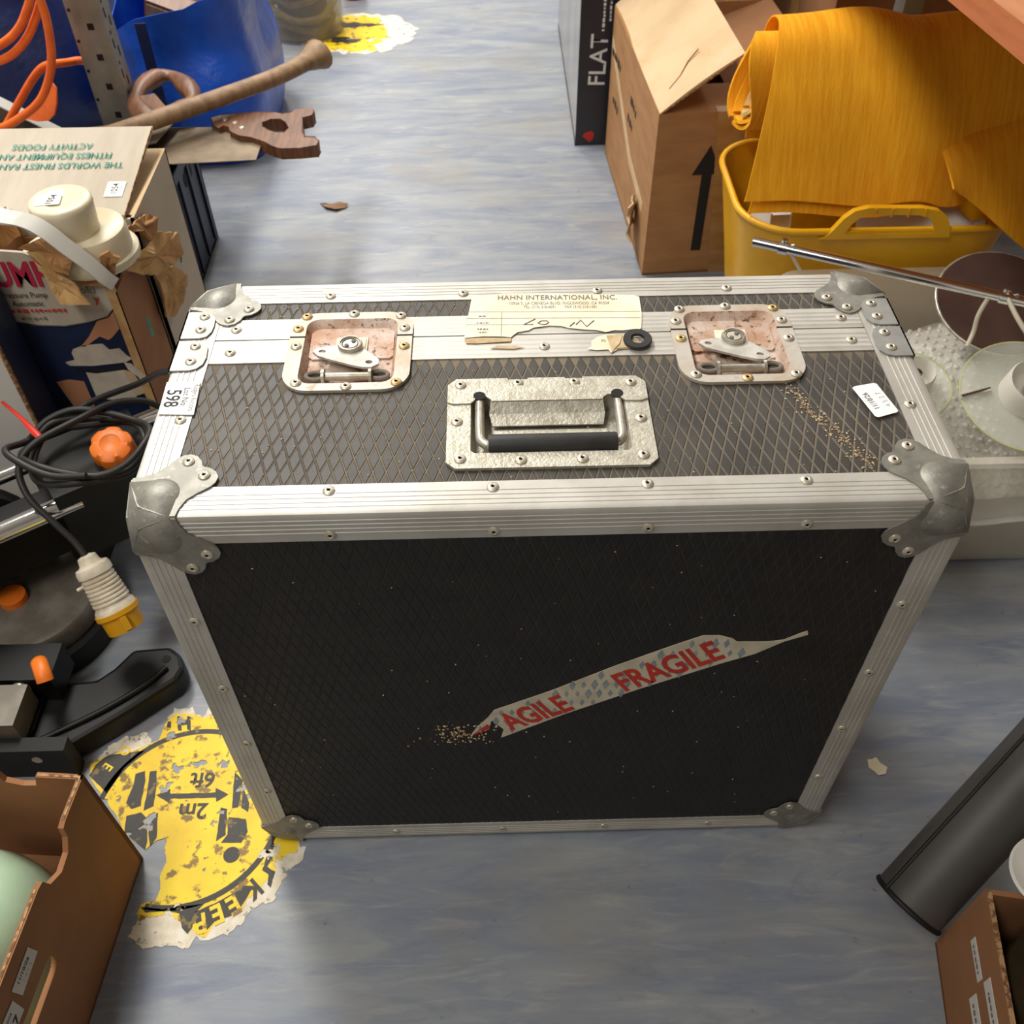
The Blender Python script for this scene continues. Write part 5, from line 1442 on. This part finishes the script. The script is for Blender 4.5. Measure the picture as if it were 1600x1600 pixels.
# ------------------------------------------------------------------ right side: boxes
t = thing('flat_box', 'tall black printed box with white FLAT lettering beyond the arrow carton', 'box')
x0, x1, y0, y1, zt = 0.150, 0.420, 1.630, 2.300, 0.62
part('front_face', G().box(x0, x1, y0, y0 + 0.003, 0, zt), M['box_black'], t)
part('side_face', G().box(x0, x0 + 0.003, y0 + 0.003, y1, 0, zt), M['box_grey'], t)
part('side_face', G().box(x1 - 0.003, x1, y0 + 0.003, y1, 0, zt), M['box_black'], t)
part('back_face', G().box(x0, x1, y1, y1 + 0.003, 0, zt), M['box_black'], t)
part('top_face', G().box(x0, x1, y0, y1 + 0.003, zt, zt + 0.003), M['box_black'], t)
ff = part('dark_edge', G().box(x0 - 0.001, x0 + 0.004, y0 - 0.001, y1, 0.0, 0.012), M['box_black'], t)
lettering('FLAT', M['white_print'], t, (0.1935, y0 - 0.0008, 0.190), (0.02, 0, 1), (-1, 0, 0.02), 0.052, 0.008, 0.95)
faint_print(M['white_print'], t, (0.2000, y0 - 0.0008, 0.33), (0.02, 0, 1), (-1, 0, 0.02), 0.16, 0.0065, 82)
faint_print(M['white_print'], t, (0.2130, y0 - 0.0008, 0.33), (0.02, 0, 1), (-1, 0, 0.02), 0.12, 0.0060, 83)
part('red_logo', G().prism([(0.166, 0.022), (0.172, 0.030), (0.186, 0.034), (0.192, 0.028), (0.190, 0.014), (0.182, 0.008)], 0.0006, (0, y0 - 0.0002, 0), X, Z, n=-Y), M['red'], t)
settle(t, ((x0 + x1) / 2, (y0 + y1) / 2, 0))

t = thing('arrow_carton', 'brown carton with large black up arrow and a raised pale top flap', 'carton', (0.2430, 1.1080, 0), R(3.3))
cw, cd, chh = 0.320, 0.485, 0.316
fpn = part('front_panel', G().box(0, cw, 0, 0.005, 0, chh), M['card'], t)
spn = part('side_panel', G().box(0, 0.005, 0.005, cd, 0, chh), M['card'], t)
part('side_panel', G().box(cw - 0.005, cw, 0.005, cd, 0, chh), M['card'], t)
part('back_panel', G().box(0, cw, cd - 0.005, cd, 0, chh), M['card'], t)
part('bottom_panel', G().box(0, cw, 0, cd, 0.0005, 0.005), M['card'], t)
part('printed_arrow', G().prism([(0.088, 0.050), (0.106, 0.050), (0.106, 0.203), (0.122, 0.203), (0.097, 0.257), (0.070, 0.203), (0.088, 0.203)], 0.0004, (0, -0.0004, 0), X, Z, n=-Y), M['ink'], fpn)
part('parcel_tape', G().prism([(0.100, 0.316), (0.160, 0.316), (0.165, 0.0), (0.128, 0.0)], 0.0006, (0, -0.0006, 0), X, Z, n=-Y).box(0.100, 0.160, -0.0006, 0.02, 0.3158, 0.3165), M['parcel_tape'], fpn)
fa = R(36)
g = G()
fv = [(0, 0, 0), (0, cd, 0), (0.160, cd, 0), (0.160, 0, 0)]
fmx = Matrix.Translation((0.001, 0, chh + 0.001)) @ Matrix.Rotation(-fa, 4, 'Y')
g.grid(lambda u, v: fmx @ Vector((0.160 * u, cd * v, 0.004 * math.sin(6 * v + 3 * u))), 6, 12, th=0.004)
flp = part('top_flap', g, M['card_light'], t)
part('crease', G().tube([fmx @ Vector((0.030, 0.045, 0.0035)), fmx @ Vector((0.055, 0.060, 0.0040)), fmx @ Vector((0.075, 0.085, 0.0040)), fmx @ Vector((0.100, 0.100, 0.0045))], 0.0012, 5), M['card_dark'], flp)
part('corrugated_edge', G().box(0.002, 0.158, -0.0006, 0.0004, -0.0030, -0.0008, m=fmx), M['card_edge'], flp)
part('top_flap', G().grid(lambda u, v: Vector((cw - 0.001, 0.0, chh)) + Vector((-0.15 * u, cd * v, -0.05 * u)), 2, 2, th=0.004), M['card_dark'], t)
part('top_flap', G().box(0.004, cw - 0.004, 0.005, 0.11, chh - 0.004, chh - 0.001), M['card'], t)
part('parcel_tape', G().tube(smooth_pts([(-0.0006, 0.470, 0.245), (-0.0006, 0.30, 0.180), (-0.0006, 0.215, 0.122), (-0.0006, 0.09, 0.105)], 5), 0.010, 6, sq=0.05) if False else
     G().prism([(0.06, 0.118), (0.21, 0.138), (0.33, 0.190), (0.48, 0.258), (0.48, 0.235), (0.33, 0.168), (0.21, 0.116), (0.06, 0.098)], 0.0005, (0, 0, 0), Y, Z, n=-X), M['card_light'], spn)
part('torn_strip', torn([(-0.001, 0.100, 0.120), (-0.022, 0.070, 0.105), (-0.018, 0.050, 0.045), (-0.001, 0.130, 0.040)], 4, 4, 0.003, None, 12), M['card_light'], t)
for k_, (yy, zz, w_) in enumerate(((0.42, 0.235, 0.10), (0.40, 0.150, 0.06), (0.215, 0.230, 0.06), (0.235, 0.190, 0.05))):
    faint_print(M['ink'], spn, (-0.0008, yy, zz), (0, -1, 0), (0, 0, 1), w_, 0.020, 84 + k_)

t = thing('brown_carton', 'brown taped carton behind the mustard cloth under the table', 'carton', (0.60, 1.40, 0), R(2))
part('front_panel', G().box(0, 0.60, 0, 0.005, 0, 0.40), M['card_dark'], t)
part('side_panel', G().box(0, 0.005, 0.005, 0.45, 0, 0.40), M['card_dark'], t)
part('side_panel', G().box(0.595, 0.60, 0.005, 0.45, 0, 0.40), M['card_dark'], t)
part('back_panel', G().box(0, 0.60, 0.445, 0.45, 0, 0.40), M['card_dark'], t)
part('top_panel', G().box(0, 0.60, 0, 0.45, 0.40, 0.404), M['card_dark'], t)
part('parcel_tape', G().box(-0.001, 0.60, 0.20, 0.25, 0.4035, 0.405).box(-0.0012, 0.0, 0.20, 0.25, 0.25, 0.405), M['parcel_tape'], t)
t = thing('brown_carton', 'brown printed carton further back between the arrow carton and the table', 'carton', (0.50, 1.93, 0), R(-3))
part('front_panel', G().box(0, 0.60, 0, 0.005, 0, 0.34), M['card_dark'], t)
part('side_panel', G().box(0, 0.005, 0.005, 0.40, 0, 0.34), M['card_dark'], t)
part('side_panel', G().box(0.595, 0.60, 0.005, 0.40, 0, 0.34), M['card_dark'], t)
part('back_panel', G().box(0, 0.60, 0.395, 0.40, 0, 0.34), M['card_dark'], t)
part('top_panel', G().box(0, 0.60, 0, 0.40, 0.34, 0.344), M['card_dark'], t)

# table over the right side
t = thing('wooden_table', 'orange-brown wooden table top edge at the upper right corner', 'table', (0.4480, 0.16, 0), R(6.8))
part('table_top', G().box(0.0, 0.80, 0, 1.25, 0.7045, 0.7300), M['beech'], t)
part('edge_band', G().box(-0.0015, 0.0, -0.0015, 1.25, 0.7045, 0.7300).box(-0.0015, 0.80, -0.0015, 0.0, 0.7045, 0.7300), M['beech_edge'], t)
for b in (0.10, 1.14):
    part('leg', G().box(0.40 - 0.018, 0.40 + 0.018, b - 0.018, b + 0.018, 0.0, 0.6845).box(0.08, 0.72, b - 0.02, b + 0.02, 0.6845, 0.7045), M['galv'], t)
part('apron', G().box(0.39, 0.41, 0.118, 1.122, 0.625, 0.665), M['galv'], t)

# ------------------------------------------------------------------ yellow tub with cloth
t = thing('yellow_tub', 'yellow flexible plastic tub with moulded handle under the mustard cloth', 'tub')
TX0, TX1, TY0, TY1, TZ = 0.338, 0.770, 0.800, 1.088, 0.276


def tub_ring(f, z, inset=0.0):
    k = 0.045 * (1 - f)
    return [(x, y, z) for x, y in rrect(TX0 + k + inset, TX1 - k - inset, TY0 + k + inset, TY1 - k - inset, 0.085 - k * 0.5, 8)]


rings = [tub_ring(0, 0.002), tub_ring(0.12, 0.03), tub_ring(0.5, 0.14), tub_ring(1.0, TZ), tub_ring(1.0, TZ, 0.004), tub_ring(0.5, 0.14, 0.004), tub_ring(0.05, 0.008, 0.004)]
k_ = len(rings[0])
g = G()
fs_ = [(i * k_ + j, i * k_ + (j + 1) % k_, (i + 1) * k_ + (j + 1) % k_, (i + 1) * k_ + j) for i in range(len(rings) - 1) for j in range(k_)]
fs_ += [tuple(range(k_))[::-1], tuple(range(6 * k_, 7 * k_))]
g.add([p for r_ in rings for p in r_], fs_)
part('shell', g, M['tub'], t, 45)
part('rim', G().tube([(x, y, TZ + 0.001) for x, y, z in tub_ring(1.0, TZ)], 0.0055, 8, True), M['tub'], t, 60)
hy = TY0 - 0.001
ho = [(0.448, 0.268), (0.456, 0.272), (0.466, 0.284), (0.477, 0.302), (0.490, 0.314), (0.510, 0.319), (0.590, 0.317), (0.615, 0.312), (0.632, 0.300), (0.640, 0.284), (0.644, 0.268)]
hi = [(0.484, 0.276), (0.490, 0.292), (0.500, 0.303), (0.515, 0.308), (0.585, 0.306), (0.604, 0.301), (0.614, 0.290), (0.618, 0.276)]
part('grab_handle', G().prism_hole(ho, hi, 0.010, (0, hy + 0.004, 0), X, Z, n=-Y), M['tub'], t)
for x in (0.520, 0.545, 0.570, 0.595):
    part('handle_rib', G().box(x - 0.001, x + 0.001, hy - 0.008, hy - 0.004, 0.304, 0.318), M['tub'], t)
settle(t, ((TX0 + TX1) / 2, (TY0 + TY1) / 2, 0.002))

# mustard cloth: folded bolt over the tub
t = thing('mustard_cloth', 'folded mustard yellow cloth heaped over the yellow tub', 'cloth')


def prof_at(q, x):
    """side profile of the cloth: up the back, over the top, down the front"""
    pts = [(1.045, 0.300), (1.060, 0.400), (1.040, 0.480), (0.995, 0.512), (0.945, 0.500), (0.905, 0.450), (0.878, 0.400), (0.856, 0.350), (0.836, 0.310 - 0.10 * max(0, x - 0.40))]
    n = len(pts) - 1
    f = q * n
    i = min(n - 1, int(f))
    u = f - i
    P = [Vector((0, a, b)) for a, b in pts]
    p0, p1, p2, p3 = P[max(0, i - 1)], P[i], P[i + 1], P[min(n, i + 2)]
    return 0.5 * ((2 * p1) + (p2 - p0) * u + (2 * p0 - 5 * p1 + 4 * p2 - p3) * u * u + (3 * p1 - p0 - 3 * p2 + p3) * u ** 3)


def cloth(u, v):
    xl = 0.378 - 0.042 * max(0.0, (v - 0.42) / 0.58)
    xr = 1.05 - 0.42 * max(0.0, (v - 0.45) / 0.55) ** 1.2
    x = xl + (xr - xl) * u
    p = prof_at(v, x)
    w = 0.5 + 0.5 * math.tanh((x - 0.62) * 9)
    fold = 0.016 * math.exp(-((x - 0.53 - 0.55 * (0.95 - p.y)) / 0.05) ** 2) - 0.014 * math.exp(-((x - 0.62 - 0.55 * (0.95 - p.y)) / 0.04) ** 2)
    n = noise.noise(Vector((x * 7, p.y * 6, p.z * 6))) * 0.010
    sag = -0.05 * max(0, x - 0.72)
    return Vector((x, p.y - 0.012 * n * 10 - fold * 0.4, p.z + n * 0.6 + fold * min(1, v * 1.5) + sag))


part('top_layer', G().grid(cloth, 60, 64, th=0.0025), M['fabric'], t, 60)
part('second_layer', G().grid(lambda u, v: cloth(0.02 + 0.86 * u, 0.40 + 0.60 * v) + Vector((0.004, 0.010 - 0.006 * v, -0.010 - 0.012 * v)), 36, 20, th=0.0025), M['fabric'], t, 60)
# rolled end of the folds on the left
for k, (sc_, m) in enumerate(((0.93, 'fabric'), (0.80, 'fabric'), (0.64, 'fabric_in'), (0.50, 'fabric'), (0.34, 'fabric'))):
    def roll(u, v, sc_=sc_, k=k):
        a = 2 * math.pi * (v * 0.97) - 1.2
        c = Vector((0, 0.988, 0.420))
        y = c.y + 0.052 * sc_ * math.cos(a) - 0.012 * math.sin(a) * sc_
        z = c.z + 0.075 * sc_ * math.sin(a)
        x = 0.346 + 0.007 * k + 0.010 * math.sin(a * 2 + k) + 0.055 * u
        return Vector((x, y, z))
    part('rolled_fold', G().grid(roll, 5, 40, th=0.006), M[m], t, 60)
# right-hand drape falling outside the tub
part('side_drape', G().grid(lambda u, v: Vector((0.622 + 0.21 * u - 0.01 * v, 0.880 - 0.108 * v ** 0.7 + 0.012 * math.sin(8 * u) * v, 0.370 + 0.070 * u - (0.012 + 0.215 * u) * v)), 20, 14, th=0.0025), M['fabric'], t, 60)
settle(t, (0.6, 0.95, 0.28))

# things showing inside the tub
t = thing('paperback_book', 'white-edged paperback standing in the yellow tub under the cloth', 'book')
bk = frame((0.398, 0.838, 0.10), (1, 0.05, 0), (0.0, 0.25, 1))
part('pages', G().box(0, 0.030, 0, 0.165, -0.10, 0.0, m=bk), M['label_dim'], t)
part('cover', G().box(-0.002, 0.0, -0.002, 0.168, -0.102, 0.001, m=bk).box(0.030, 0.032, -0.002, 0.168, -0.102, 0.001, m=bk), M['white_plastic'], t)
settle(t, (0.41, 0.86, 0.10))
t = thing('white_jug', 'white plastic jug lying in the yellow tub beside the handle', 'jug')
jm = frame((0.640, 0.880, 0.215), (0.4, 0.9, 0.1), (-0.3, 0.1, 0.95))
part('body', G().lathe([(0.0, -0.09), (0.042, -0.09), (0.048, -0.082), (0.048, 0.03), (0.040, 0.055), (0.020, 0.075), (0.018, 0.085), (0.0, 0.085)], 28, jm), M['white_plastic'], t, 40)
part('cap', G().lathe([(0.0195, 0.083), (0.021, 0.086), (0.021, 0.098), (0.0, 0.099)], 20, jm), M['white_plastic'], t, 40)
settle(t, (0.64, 0.88, 0.16))

# ------------------------------------------------------------------ frosted storage box with lamp parts
t = thing('frosted_box', 'large frosted clear plastic storage box right of the case', 'storage box')
SX0, SX1, SY0, SY1, SZ = 0.398, 1.080, 0.375, 0.783, 0.216


def sring(k, z):
    return [(x, y, z) for x, y in rrect(SX0 + k, SX1 - k, SY0 + k, SY1 - k, 0.04, 6)]


rings = [sring(0.012, 0.002), sring(0.006, 0.012), sring(0.0, SZ - 0.010), sring(-0.010, SZ - 0.008), sring(-0.010, SZ), sring(0.002, SZ), sring(0.008, 0.014), sring(0.016, 0.005)]
k_ = len(rings[0])
fs_ = [(i * k_ + j, i * k_ + (j + 1) % k_, (i + 1) * k_ + (j + 1) % k_, (i + 1) * k_ + j) for i in range(len(rings) - 1) for j in range(k_)]
fs_ += [tuple(range(k_))[::-1], tuple(range(7 * k_, 8 * k_))]
part('shell', G().add([p for r_ in rings for p in r_], fs_), M['bin'], t, 40)
settle(t, ((SX0 + SX1) / 2, (SY0 + SY1) / 2, 0.002))

t = thing('bubble_wrap', 'crumpled sheet of clear bubble wrap heaped in the frosted box', 'bubble wrap')


def bub(u, v):
    x, y = 0.43 + 0.60 * u, 0.42 + 0.33 * v
    z = 0.09 + 0.105 * math.exp(-((x - 0.66) / 0.17) ** 2 - ((y - 0.64) / 0.13) ** 2) + 0.022 * noise.noise(Vector((x * 14, y * 14, 3)))
    return Vector((x, y, z))


part('film', G().grid(bub, 44, 30, th=0.0012), M['film'], t, 60)
g = G()
for i in range(40):
    for j in range(24):
        p = bub((i + 0.5 * (j % 2) + 0.3) / 41, (j + 0.3) / 25)
        g.lathe([(0.0042, 0.0), (0.0036, 0.0010), (0.0, 0.0015)], 6, Matrix.Translation(p + Vector((0, 0, 0.0004))), caps=False)
part('bubbles', g, M['film'], t, 60, kind='stuff')
settle(t, (0.7, 0.58, 0.08))
t = thing('packing_paper', 'creased pale packing sheet lining the frosted box', 'packing sheet')
part('sheet', G().grid(lambda u, v: Vector((0.425 + 0.63 * u, 0.395 + 0.37 * v, 0.022 + 0.014 * noise.noise(Vector((u * 8, v * 6, 9))) + 0.05 * (1 - v) ** 3)), 30, 22, th=0.001), M['label_dim'], t, 60)
settle(t, (0.74, 0.57, 0.02))

t = thing('pendant_lamp', 'chrome lamp bar with clear flex and round brown plate across the frosted box', 'lamp')
ra, rb = Vector((0.3150, 0.6780, 0.3400)), Vector((0.700, 0.4928, 0.3400))
rd = (rb - ra).normalized()
part('chrome_bar', G().tube([ra, rb], 0.0068, 20), M['chrome'], t, 40)
part('bar_plug', G().tube([ra - rd * 0.001, ra + rd * 0.002], 0.0072, 20), M['chrome'], t, 40)
for s in (0.040, 0.322):
    c = ra + rd * s
    part('flex_clamp', G().tube([c - rd * 0.006, c + rd * 0.006], 0.0092, 14).tube([c + Vector((0, 0, 0.006)), c + Vector((0, 0, 0.013))], 0.0040, 10).tube([c + Vector((0.008, -0.004, 0.004)), c + Vector((0.013, -0.007, 0.007))], 0.003, 8), M['chrome'], t, 40)
c = ra + rd * 0.040
part('clear_flex', G().tube(smooth_pts([c + Vector((0, 0, 0.008)), c + Vector((0.020, -0.010, -0.020)), c + Vector((0.048, -0.022, -0.060)), c + Vector((0.080, -0.03, -0.12)), c + Vector((0.10, -0.03, -0.17))], 5), 0.0024, 8), M['clear_wire'], t, 60)
c = ra + rd * 0.322
part('clear_flex', G().tube(smooth_pts([c + Vector((0.0, 0, 0.008)), c + Vector((0.004, -0.014, -0.002)), c + Vector((0.016, -0.040, -0.018)), c + Vector((0.040, -0.070, -0.040)), c + Vector((0.070, -0.090, -0.060))], 5), 0.0032, 8), M['clear_wire'], t, 60)
part('clear_flex', G().tube(smooth_pts([c + Vector((-0.018, 0.004, -0.004)), c + Vector((-0.026, -0.004, -0.024)), c + Vector((-0.028, -0.012, -0.044)), c + Vector((-0.036, -0.024, -0.058))], 5), 0.0030, 8), M['clear_wire'], t, 60)
dm = frame((0.655, 0.620, 0.272), (1, -0.05, 0.02), (0.0, 0.90, 0.30))
part('round_plate', G().lathe([(0.0, -0.003), (0.0845, -0.003), (0.0845, 0.003), (0.0, 0.003)], 64, dm), M['brown_disc'], t, 40)
part('plate_rim', G().tube([dm @ Vector((0.0855 * math.cos(R(q)), 0.0855 * math.sin(R(q)), 0.0)) for q in range(0, 360, 6)], 0.0024, 8, True), M['steel'], t, 60)
settle(t, (0.55, 0.58, 0.20))


def shade(name, label, p, r, m3, inner):
    t = thing(name, label, 'lamp shade')
    fmz = frame(p, m3[0], m3[1])
    part('glass_disc', G().lathe([(0.0, -0.0015), (r - 0.001, -0.0015), (r, 0.0), (r - 0.001, 0.0015), (0.0, 0.0015)], 56, fmz), M['glass'], t, 40)
    part('glass_rim', G().tube([fmz @ Vector((r * math.cos(R(q)), r * math.sin(R(q)), 0)) for q in range(0, 360, 6)], 0.0012, 6, True), M['glass_edge'], t, 60)
    part('frosted_cup', G().lathe([(inner, 0.001), (inner, 0.004), (inner * 0.96, 0.030), (inner * 0.90, 0.034), (inner * 0.84, 0.030), (inner * 0.82, 0.006), (0.0, 0.004)], 40, fmz), M['frost'], t, 50)
    part('lamp_holder', G().lathe([(0.011, 0.003), (0.011, 0.022), (0.008, 0.028), (0.0, 0.030)], 20, fmz), M['chrome'], t, 40)
    a = fmz @ Vector((-r * 1.02, 0.004, 0.004))
    b = fmz @ Vector((-r * 0.55, 0.012, 0.004))
    part('chrome_pin', G().tube([a, b], 0.0030, 10), M['chrome'], t, 40)
    return t


settle(shade('glass_shade', 'small round clear glass lamp shade touching the case edge', (0.520, 0.525, 0.210), 0.055, ((1, 0.0, 0.05), (-0.1, 0.97, 0.25)), 0.026), (0.52, 0.525, 0.19))
settle(shade('glass_shade', 'large round clear glass lamp shade cut by the right edge below the brown plate', (0.636, 0.452, 0.250), 0.083, ((1, 0.03, 0.05), (-0.05, 0.95, 0.28)), 0.036), (0.63, 0.452, 0.20))

# ------------------------------------------------------------------ lower right: tube, box, glass jar, white lid
t = thing('vinyl_roll', 'dark grey vinyl roll lying on the floor at the lower right', 'roll')
ta, tb = Vector((0.3770, -0.1040, 0.0355)), Vector((0.3770, -0.1040, 0.0355)) + Vector((0.649, 0.492, 0.580)) * 0.55
td = (tb - ta).normalized()
upv = td.cross(Vector((0, 0, 1))).cross(td).normalized()
tm = frame(ta, upv, td.cross(upv))
sp_pts = []
for i in range(0, 75):
    a = 2 * math.pi * i / 36
    r_ = 0.0365 - 0.0024 * i / 36
    sp_pts.append((r_ * math.cos(a), r_ * math.sin(a)))
g = G()
out = [(0.0372 * math.cos(2 * math.pi * i / 48), 0.0372 * math.sin(2 * math.pi * i / 48)) for i in range(48)]
inn = [(0.0300 * math.cos(2 * math.pi * i / 48), 0.0300 * math.sin(2 * math.pi * i / 48)) for i in range(48)]
ln = (tb - ta).length
sgn = 1.0 if (tm.to_3x3() @ Vector((0, 0, 1))).dot(td) > 0 else -1.0
vs = [(x, y, 0) for x, y in out] + [(x, y, ln * sgn) for x, y in out] + [(x, y, 0) for x, y in inn] + [(x, y, ln * sgn) for x, y in inn]
k_ = 48
fs_ = []
for i in range(k_):
    j = (i + 1) % k_
    fs_ += [(i, j, k_ + j, k_ + i), (2 * k_ + i, 3 * k_ + i, 3 * k_ + j, 2 * k_ + j), (i, 2 * k_ + i, 2 * k_ + j, j), (k_ + i, k_ + j, 3 * k_ + j, 3 * k_ + i)]
g.add(vs, fs_, m=tm)
part('rolled_sheet', g, M['tube_dark'], t, 50)
pd = Vector((-0.604, 0.797, 0))
part('overlap_edge', G().tube([ta + (pd * 0.62 + td.cross(pd).normalized() * (0.78 if td.cross(pd).z > 0 else -0.78)) * 0.0375 + td * 0.002, tb + (pd * 0.62 + td.cross(pd).normalized() * (0.78 if td.cross(pd).z > 0 else -0.78)) * 0.0375], 0.0022, 8), M['black_matt'], t, 60)
part('roll_core', G().lathe([(0.0, 0.004), (0.0298, 0.004), (0.0298, 0.010), (0.0, 0.010)] if sgn > 0 else [(0.0, -0.010), (0.0298, -0.010), (0.0298, -0.004), (0.0, -0.004)], 32, tm), M['dark'], t, 40)
part('end_rim', G().tube([tm @ Vector((0.0366 * math.cos(R(q)), 0.0366 * math.sin(R(q)), 0.003)) for q in range(0, 360, 8)], 0.0032, 8, True), M['black_matt'], t, 60)
settle(t, (0.39, -0.10, 0.0012))

t = thing('low_carton', 'low brown cardboard box with paper labels in the lower right corner', 'cardboard box', (0.4100, -0.1300, 0), R(-10))
lh = 0.150
part('side_panel', G().box(0, 0.005, -0.32, 0, 0, lh), M['card_dark'], t)
part('side_panel', G().box(0.255, 0.26, -0.32, 0, 0, lh), M['card_dark'], t)
part('end_panel', G().box(0.005, 0.255, -0.005, 0, 0, lh), M['card_dark'], t)
part('end_panel', G().box(0.005, 0.255, -0.32, -0.315, 0, lh), M['card_dark'], t)
part('bottom_panel', G().box(0, 0.26, -0.32, 0, 0.0005, 0.005), M['card_dark'], t)
part('corrugated_edge', G().box(0.0004, 0.0048, -0.318, -0.001, lh - 0.0002, lh + 0.0008), M['card_edge'], t)
for k_, (a, b, c, d) in enumerate(((-0.068, -0.030, 0.096, 0.108), (-0.120, -0.072, 0.110, 0.126), (-0.115, -0.075, 0.070, 0.088))):
    lb = part('paper_label', G().box(-0.0006, 0.0, a, b, c, d), M['label_dim'], t)
    faint_print(M['ink_grey'], lb, (-0.0012, (a + b) / 2, (c + d) / 2), (0, -1, 0), (0, 0, 1), 0.026, 0.0040, 90 + k_)

t = thing('brown_jar', 'dark brown glass jar standing in the low carton', 'jar')
jm = Matrix.Translation((0.474, -0.216, 0.006))
part('body', G().lathe([(0.0, 0.0), (0.060, 0.0), (0.064, 0.008), (0.064, 0.105), (0.062, 0.130), (0.054, 0.142), (0.054, 0.152), (0.048, 0.152), (0.046, 0.140), (0.0, 0.120)], 48, jm), M['brown_glass'], t, 50)
part('rim', G().tube([(0.474 + 0.052 * math.cos(R(q)), -0.215 + 0.052 * math.sin(R(q)), 0.158) for q in range(0, 360, 10)], 0.0045, 8, True), M['brown_glass'], t, 60)
settle(t, (0.474, -0.216, 0.006))
t = thing('white_dish', 'glossy white round dish at the right edge on the brown jar', 'dish')
wm = frame((0.4680, -0.1420, 0.176), (1, 0.1, 0.1), (-0.1, 0.96, -0.25))
part('dish_body', G().lathe([(0.0, 0.0), (0.022, 0.0), (0.034, 0.006), (0.046, 0.018), (0.0475, 0.0185), (0.045, 0.0205), (0.034, 0.010), (0.020, 0.004), (0.0, 0.004)], 48, wm), M['white_plastic'], t, 50)
part('foot_ring', G().lathe([(0.020, 0.0), (0.021, -0.004), (0.018, -0.004), (0.0175, 0.0)], 32, wm, caps=False), M['white_plastic'], t, 50)
settle(t, (0.468, -0.142, 0.172))
